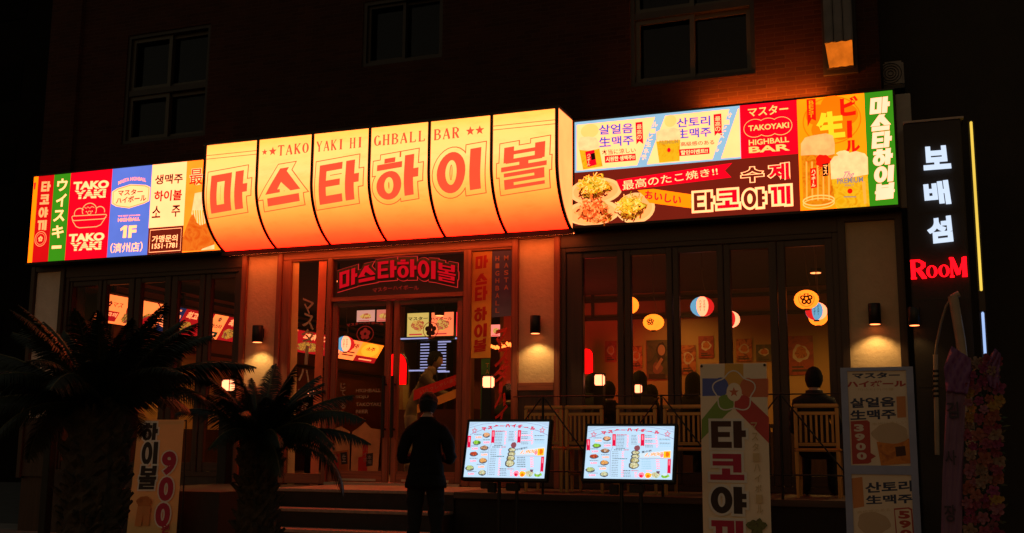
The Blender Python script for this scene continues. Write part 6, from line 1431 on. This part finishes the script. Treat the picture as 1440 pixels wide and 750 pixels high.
def seated(px, Y, topy, label, rz, cloth, hair='short', arm='table', lean=.1):
    q = P(px, topy, Y); return person(label, (q.x, Y, FZ - .02), rz, {'seated': True, 'arm': arm, 'lean': lean, 'tilt': .12}, cloth, TR, 'seated customers', hair=hair, scale=(q.z - FZ + .02) / 1.335)
seated(1143, YC + .02, 512, 'person in a dark sweater seated on the chair between the banner and the price board', .04, DKC)
seated(826, .95, 521, 'dark-haired customer at the window edge, left of the first lit lantern', -.4, DKC, 'long')
seated(858, .75, 533, 'customer in dark clothes just right of the lit lantern in the first pane', .5, DKC)
seated(897, 1.15, 518, 'customer with long dark hair and charcoal coat behind the lantern of the second pane', .1, GRC, 'long')
seated(922, 1.5, 538, 'short-haired customer behind the charcoal coat in the second pane', .9, DKC)
seated(968, .75, 520, 'broad customer in black in the middle pane beside the banner', -.3, DKC, 'long')
seated(714, 1.3, 537, 'customer glimpsed in the right sidelight behind the lit lantern', .3, DKC)
# tables by the window
TBW = wood('dark_table_wood', (.09, .05, .03), .4, 'X')
t0 = thing('dining_table', '', 'table', (0, 0, 0), 'dark dining tables inside')
b = MB(); b.bev(-.45, .45, -.32, .32, .70, .735, TBW, .006); b.build('table_top', t0)
for sx in (-1, 1):
    for sy in (-1, 1): b = MB(); b.bev(sx * .4 - .022, sx * .4 + .022, sy * .27 - .022, sy * .27 + .022, 0, .698, TBW, .004); b.build('leg', t0)
for k, (x, y, lab) in enumerate(((P(845, 600, 1.5).x, 1.55, 'dark dining table before the two customers of the first pane'), (P(905, 600, 2.1).x, 2.15, 'dark dining table behind the customer in the charcoal coat'), (P(985, 600, 1.6).x, 1.6, 'dark dining table in the middle pane by the broad customer'), (P(1130, 600, 1.2).x, 1.5, 'dark dining table inside the rightmost pane'))):
    o = t0 if k == 0 else dup(t0); o.location = (x, y, FZ); o['label'] = lab

# ================================================================== sago palms
LEAF = mat('palm_leaflet', (.016, .021, .009), .5, var=.5, scale=5, spec=.4); RACH = mat('palm_rachis', (.07, .07, .03), .5, var=.3); TRUNK = mat('palm_trunk_bark', (.05, .034, .022), .9, var=.45, scale=22, bump=.8, bscale=40)
def sago(label, px, py, Y, ztr, rtr, flen, n, seed, thin=1):
    q = P(px, py, Y); rnd = random.Random(seed); t = thing('sago_palm', label, 'palm', (q.x, Y, .1)); top = Vector((q.x, Y, q.z)); h = top.z - .1
    tb = MB(); rings = 40; nn = 26; vs = []
    for i in range(rings + 1):
        for j in range(nn):
            a = 2 * PI * j / nn; r = rtr * (1.08 - .16 * abs(i / rings - .35)) * (1 + .10 * math.sin(j * PI * .77 + (i % 2) * PI / 2) + rnd.uniform(-.08, .1)); r *= 1.25 if i < 2 else 1
            vs.append((q.x + r * math.cos(a), Y + r * math.sin(a), .1 + (h + .06) * i / rings))
    tb.add(vs, [(i * nn + j, i * nn + (j + 1) % nn, (i + 1) * nn + (j + 1) % nn, (i + 1) * nn + j) for i in range(rings) for j in range(nn)], TRUNK, False)
    for _ in range(170):                    # old leaf bases
        a = rnd.uniform(0, 6.28); z = rnd.uniform(.15, h); r = rtr * 1.0; d = Vector((math.cos(a), math.sin(a), .9)).normalized(); p = Vector((q.x + r * math.cos(a), Y + r * math.sin(a), .1 + z))
        tb.tube([p, p + d * rnd.uniform(.04, .09)], [.022, .008], TRUNK, 5)
    tb.build('trunk', t)
    cr = MB(); rc = MB()
    for k in range(n):
        az = 2 * PI * k * .381966 + rnd.uniform(-.2, .2); f = k / n; elev = 1.35 - 1.25 * f + rnd.uniform(-.12, .12); L = flen * rnd.uniform(.82, 1.1) * (.78 + .3 * min(1, f * 2)); droop = rnd.uniform(.9, 1.5) * (.5 + .7 * f)
        if f > (.62 if thin > 0 else .45) and math.cos(az) * thin > .1: continue            # old low fronds cut away on the side facing the other palm
        p = top + Vector((math.cos(az), math.sin(az), 0)) * rtr * .4; d_el = elev; pts = [p.copy()]; m = 26
        for i in range(m):
            el = d_el - droop * (i / m) ** 1.3; p = p + Vector((math.cos(az) * math.cos(el), math.sin(az) * math.cos(el), math.sin(el))) * (L / m); pts.append(p.copy())
        rc.tube(pts[::3] + [pts[-1]], [.009 * (1 - .75 * i / 9) for i in range(len(pts[::3]) + 1)], RACH, 5)
        side = Vector((-math.sin(az), math.cos(az), 0)); tw = rnd.uniform(-.35, .35)
        for i in range(2, m + 1):
            tan = (pts[i] - pts[i - 1]).normalized(); up = side.cross(tan); fr = i / m
            ll = L * .19 * (math.sin(PI * min(1, .16 + fr * .84)) ** .6) * rnd.uniform(.85, 1.1) + .015
            for s in (-1, 1):
                for hlf in (0, .33, .66):
                    o = pts[i - 1] + (pts[i] - pts[i - 1]) * hlf
                    dd = (side * s * (.86) + tan * (.42 + .5 * fr) + up * (.42 + tw * s) + Vector((rnd.uniform(-.06, .06), rnd.uniform(-.06, .06), rnd.uniform(-.1, .04)))).normalized()
                    w = tan * .0055 * (L / .9); mid = o + dd * ll * .55; end = o + dd * ll + Vector((0, 0, -ll * .22))
                    cr.add([o - w, o + w, mid + w * 1.1, mid - w * 1.1, end], [(0, 1, 2, 3), (3, 2, 4)], LEAF)
    cr.build('crown', t, fixn=False); rc.build('leaf_ribs', t)
    return t
sago('large dark sago palm with a thick trunk at the far left', 140, 574, -7.0, 0, .145, .76, 52, 4, 1)
sago('smaller dark sago palm left of the entrance steps', 366, 618, -6.2, 0, .10, .60, 40, 12, -1)
b = MB(); b.bev(-4.6, -1.2, -7.9, -5.5, .101, .32, mat('planter_kerb', (.10, .09, .08), .8, var=.2, bump=.3), .02); b.box(-4.5, -1.3, -7.8, -5.6, .321, .34, mat('planter_soil', (.03, .022, .016), .95, var=.4, bump=.6)); tp = b.build('planter_bed', None, 'low stone planting bed under the two palms', 'planter')

# ================================================================== congratulation wreath
YW = -3.3; t = thing('flower_wreath', 'tall congratulation flower stand with a purple lettered ribbon at the right edge', 'flower stand', (P(1366, 700, YW).x, YW, .1))
wx = lambda px, py: P(px, py, YW)
PURP = mat('purple_ribbon', (.14, .05, .16), .55, var=.15, scale=6); PURL = mat('mauve_ribbon', (.13, .06, .12), .55, var=.12, scale=6)
def sheet(pts_l, pts_r, m, name, wav=.012, n=24, y0=0):
    b = MB(); vs = []; rnd = random.Random(2); k = 8
    for i in range(n + 1):
        f = i / n
        def ip(pts):
            g = f * (len(pts) - 1); j = min(int(g), len(pts) - 2); return Vector(pts[j]).lerp(Vector(pts[j + 1]), g - j)
        a, c = ip(pts_l), ip(pts_r)
        for j in range(k + 1): p = a.lerp(c, j / k); p.y += y0 + wav * math.sin(j * 1.9 + f * 9) + rnd.uniform(-.002, .002); vs.append(p)
    fs = [(i * (k + 1) + j, i * (k + 1) + j + 1, (i + 1) * (k + 1) + j + 1, (i + 1) * (k + 1) + j) for i in range(n) for j in range(k)]
    b.add(vs, fs, m, True); o = b.build(name, t); md = o.modifiers.new('cloth_depth', 'SOLIDIFY'); md.thickness = .003; return o
rb_ = sheet([wx(1331, 548), wx(1326, 660), wx(1322, 800)], [wx(1357, 546), wx(1354, 660), wx(1351, 800)], PURL, 'ribbon', y0=-.12)
a = Art(lambda x, y: XZ(x, y, YW - .15)); INKR = mat('ribbon_ink', (.02, .012, .025), .6)
for chh, q in (('김', (1331, 565, 1348, 588)), ('사', (1329, 633, 1345, 654)), ('장', (1328, 710, 1344, 734))): a.text(chh, q, INKR, .02); a.flush('ribbon_lettering', t, org=(0, YW - .142, 0))
sheet([wx(1338, 489), wx(1327, 520), wx(1331, 552)], [wx(1364, 506), wx(1366, 525), wx(1360, 556)], PURP, 'bow', .025, y0=-.14)
sheet([wx(1398, 492), wx(1384, 520), wx(1390, 545)], [wx(1406, 500), wx(1404, 525), wx(1404, 552)], PURP, 'bow', .02, y0=-.13)
b = MB()
for px in (1352, 1392): b.tube([wx(px, 520), wx(px, 700) + Vector((0, .1, 0)), Vector((wx(px, 700).x, YW + .2, .1))], .014, BLACKM, 8)
b.build('stand_legs', t)
GR = mat('wreath_leaf', (.035, .06, .02), .6, var=.4, scale=20); rnd = random.Random(21)
b = MB()
for _ in range(520):
    p = wx(rnd.uniform(1356, 1408), rnd.uniform(512, 800)); p.y += rnd.uniform(-.06, .06); d = Vector((rnd.uniform(-1, 1), rnd.uniform(-1, .2), rnd.uniform(-.6, 1))).normalized(); s_ = d.orthogonal().normalized() * .012; L = rnd.uniform(.03, .075)
    b.add([p - s_ * .4, p + d * L * .5 - s_, p + d * L, p + d * L * .5 + s_], [(0, 1, 2, 3)], GR)
b.build('foliage', t, fixn=False)
FC = [mat('rose_petal', (.21, .04, .07), .6, var=.2, scale=30), mat('pink_petal', (.24, .085, .12), .6, var=.2, scale=30), mat('coral_petal', (.24, .075, .05), .6, var=.2, scale=30), mat('yellow_petal', (.30, .17, .03), .6, var=.2, scale=30), mat('dark_red_petal', (.20, .03, .10), .6, var=.3, scale=30), mat('cream_petal', (.22, .14, .10), .6, var=.15, scale=30)]
def flower(m, r):
    b = MB(); rr = random.Random(r * 1000)
    for ring, (np_, tilt, rad) in enumerate(((5, .25, 1.0), (5, .6, .75), (4, 1.0, .45))):
        for k in range(np_):
            a = 2 * PI * k / np_ + ring * .6; c, s = math.cos(a), math.sin(a)
            def pt(u, w): rx = rad * r * u; return (c * rx * math.cos(tilt) - s * w * r, -(.02 * ring + rx * math.sin(tilt) * .9), s * rx * math.cos(tilt) + c * w * r)
            b.add([pt(.05, 0), pt(.5, -.36 * rad), pt(.95, -.26 * rad), pt(1.05, 0), pt(.95, .26 * rad), pt(.5, .36 * rad)], [(0, 1, 2, 3, 4, 5)], m)
    return b
protos = {}
spots = []
for _ in range(900):
    p = (rnd.uniform(1360, 1404), rnd.uniform(508, 770))
    if all(math.dist(p, s_) > 10.5 for s_ in spots): spots.append(p)
for k, (x, y) in enumerate(spots[:78]):
    ci = rnd.choice([0, 0, 1, 1, 2, 2, 4, 4, 3, 5]) if not (1352 < x < 1372 and 575 < y < 590) else 3
    r = rnd.choice([.036, .046, .055]); key = (ci, r)
    if key not in protos: fb = flower(FC[ci], r); fb.v = [tuple(Vector(v) + t.location) for v in fb.v]; o = fb.build('flower', t, fixn=False); protos[key] = o; 
    else: o = protos[key].copy(); COL.objects.link(o); o.parent = t
    p = wx(x, y); p.y += -.09 + rnd.uniform(-.03, .03); o.location = p - t.location; o.rotation_euler = (rnd.uniform(-.5, .4), rnd.uniform(0, 6), rnd.uniform(-.5, .5))
bpy.data.scenes.remove(TMP)
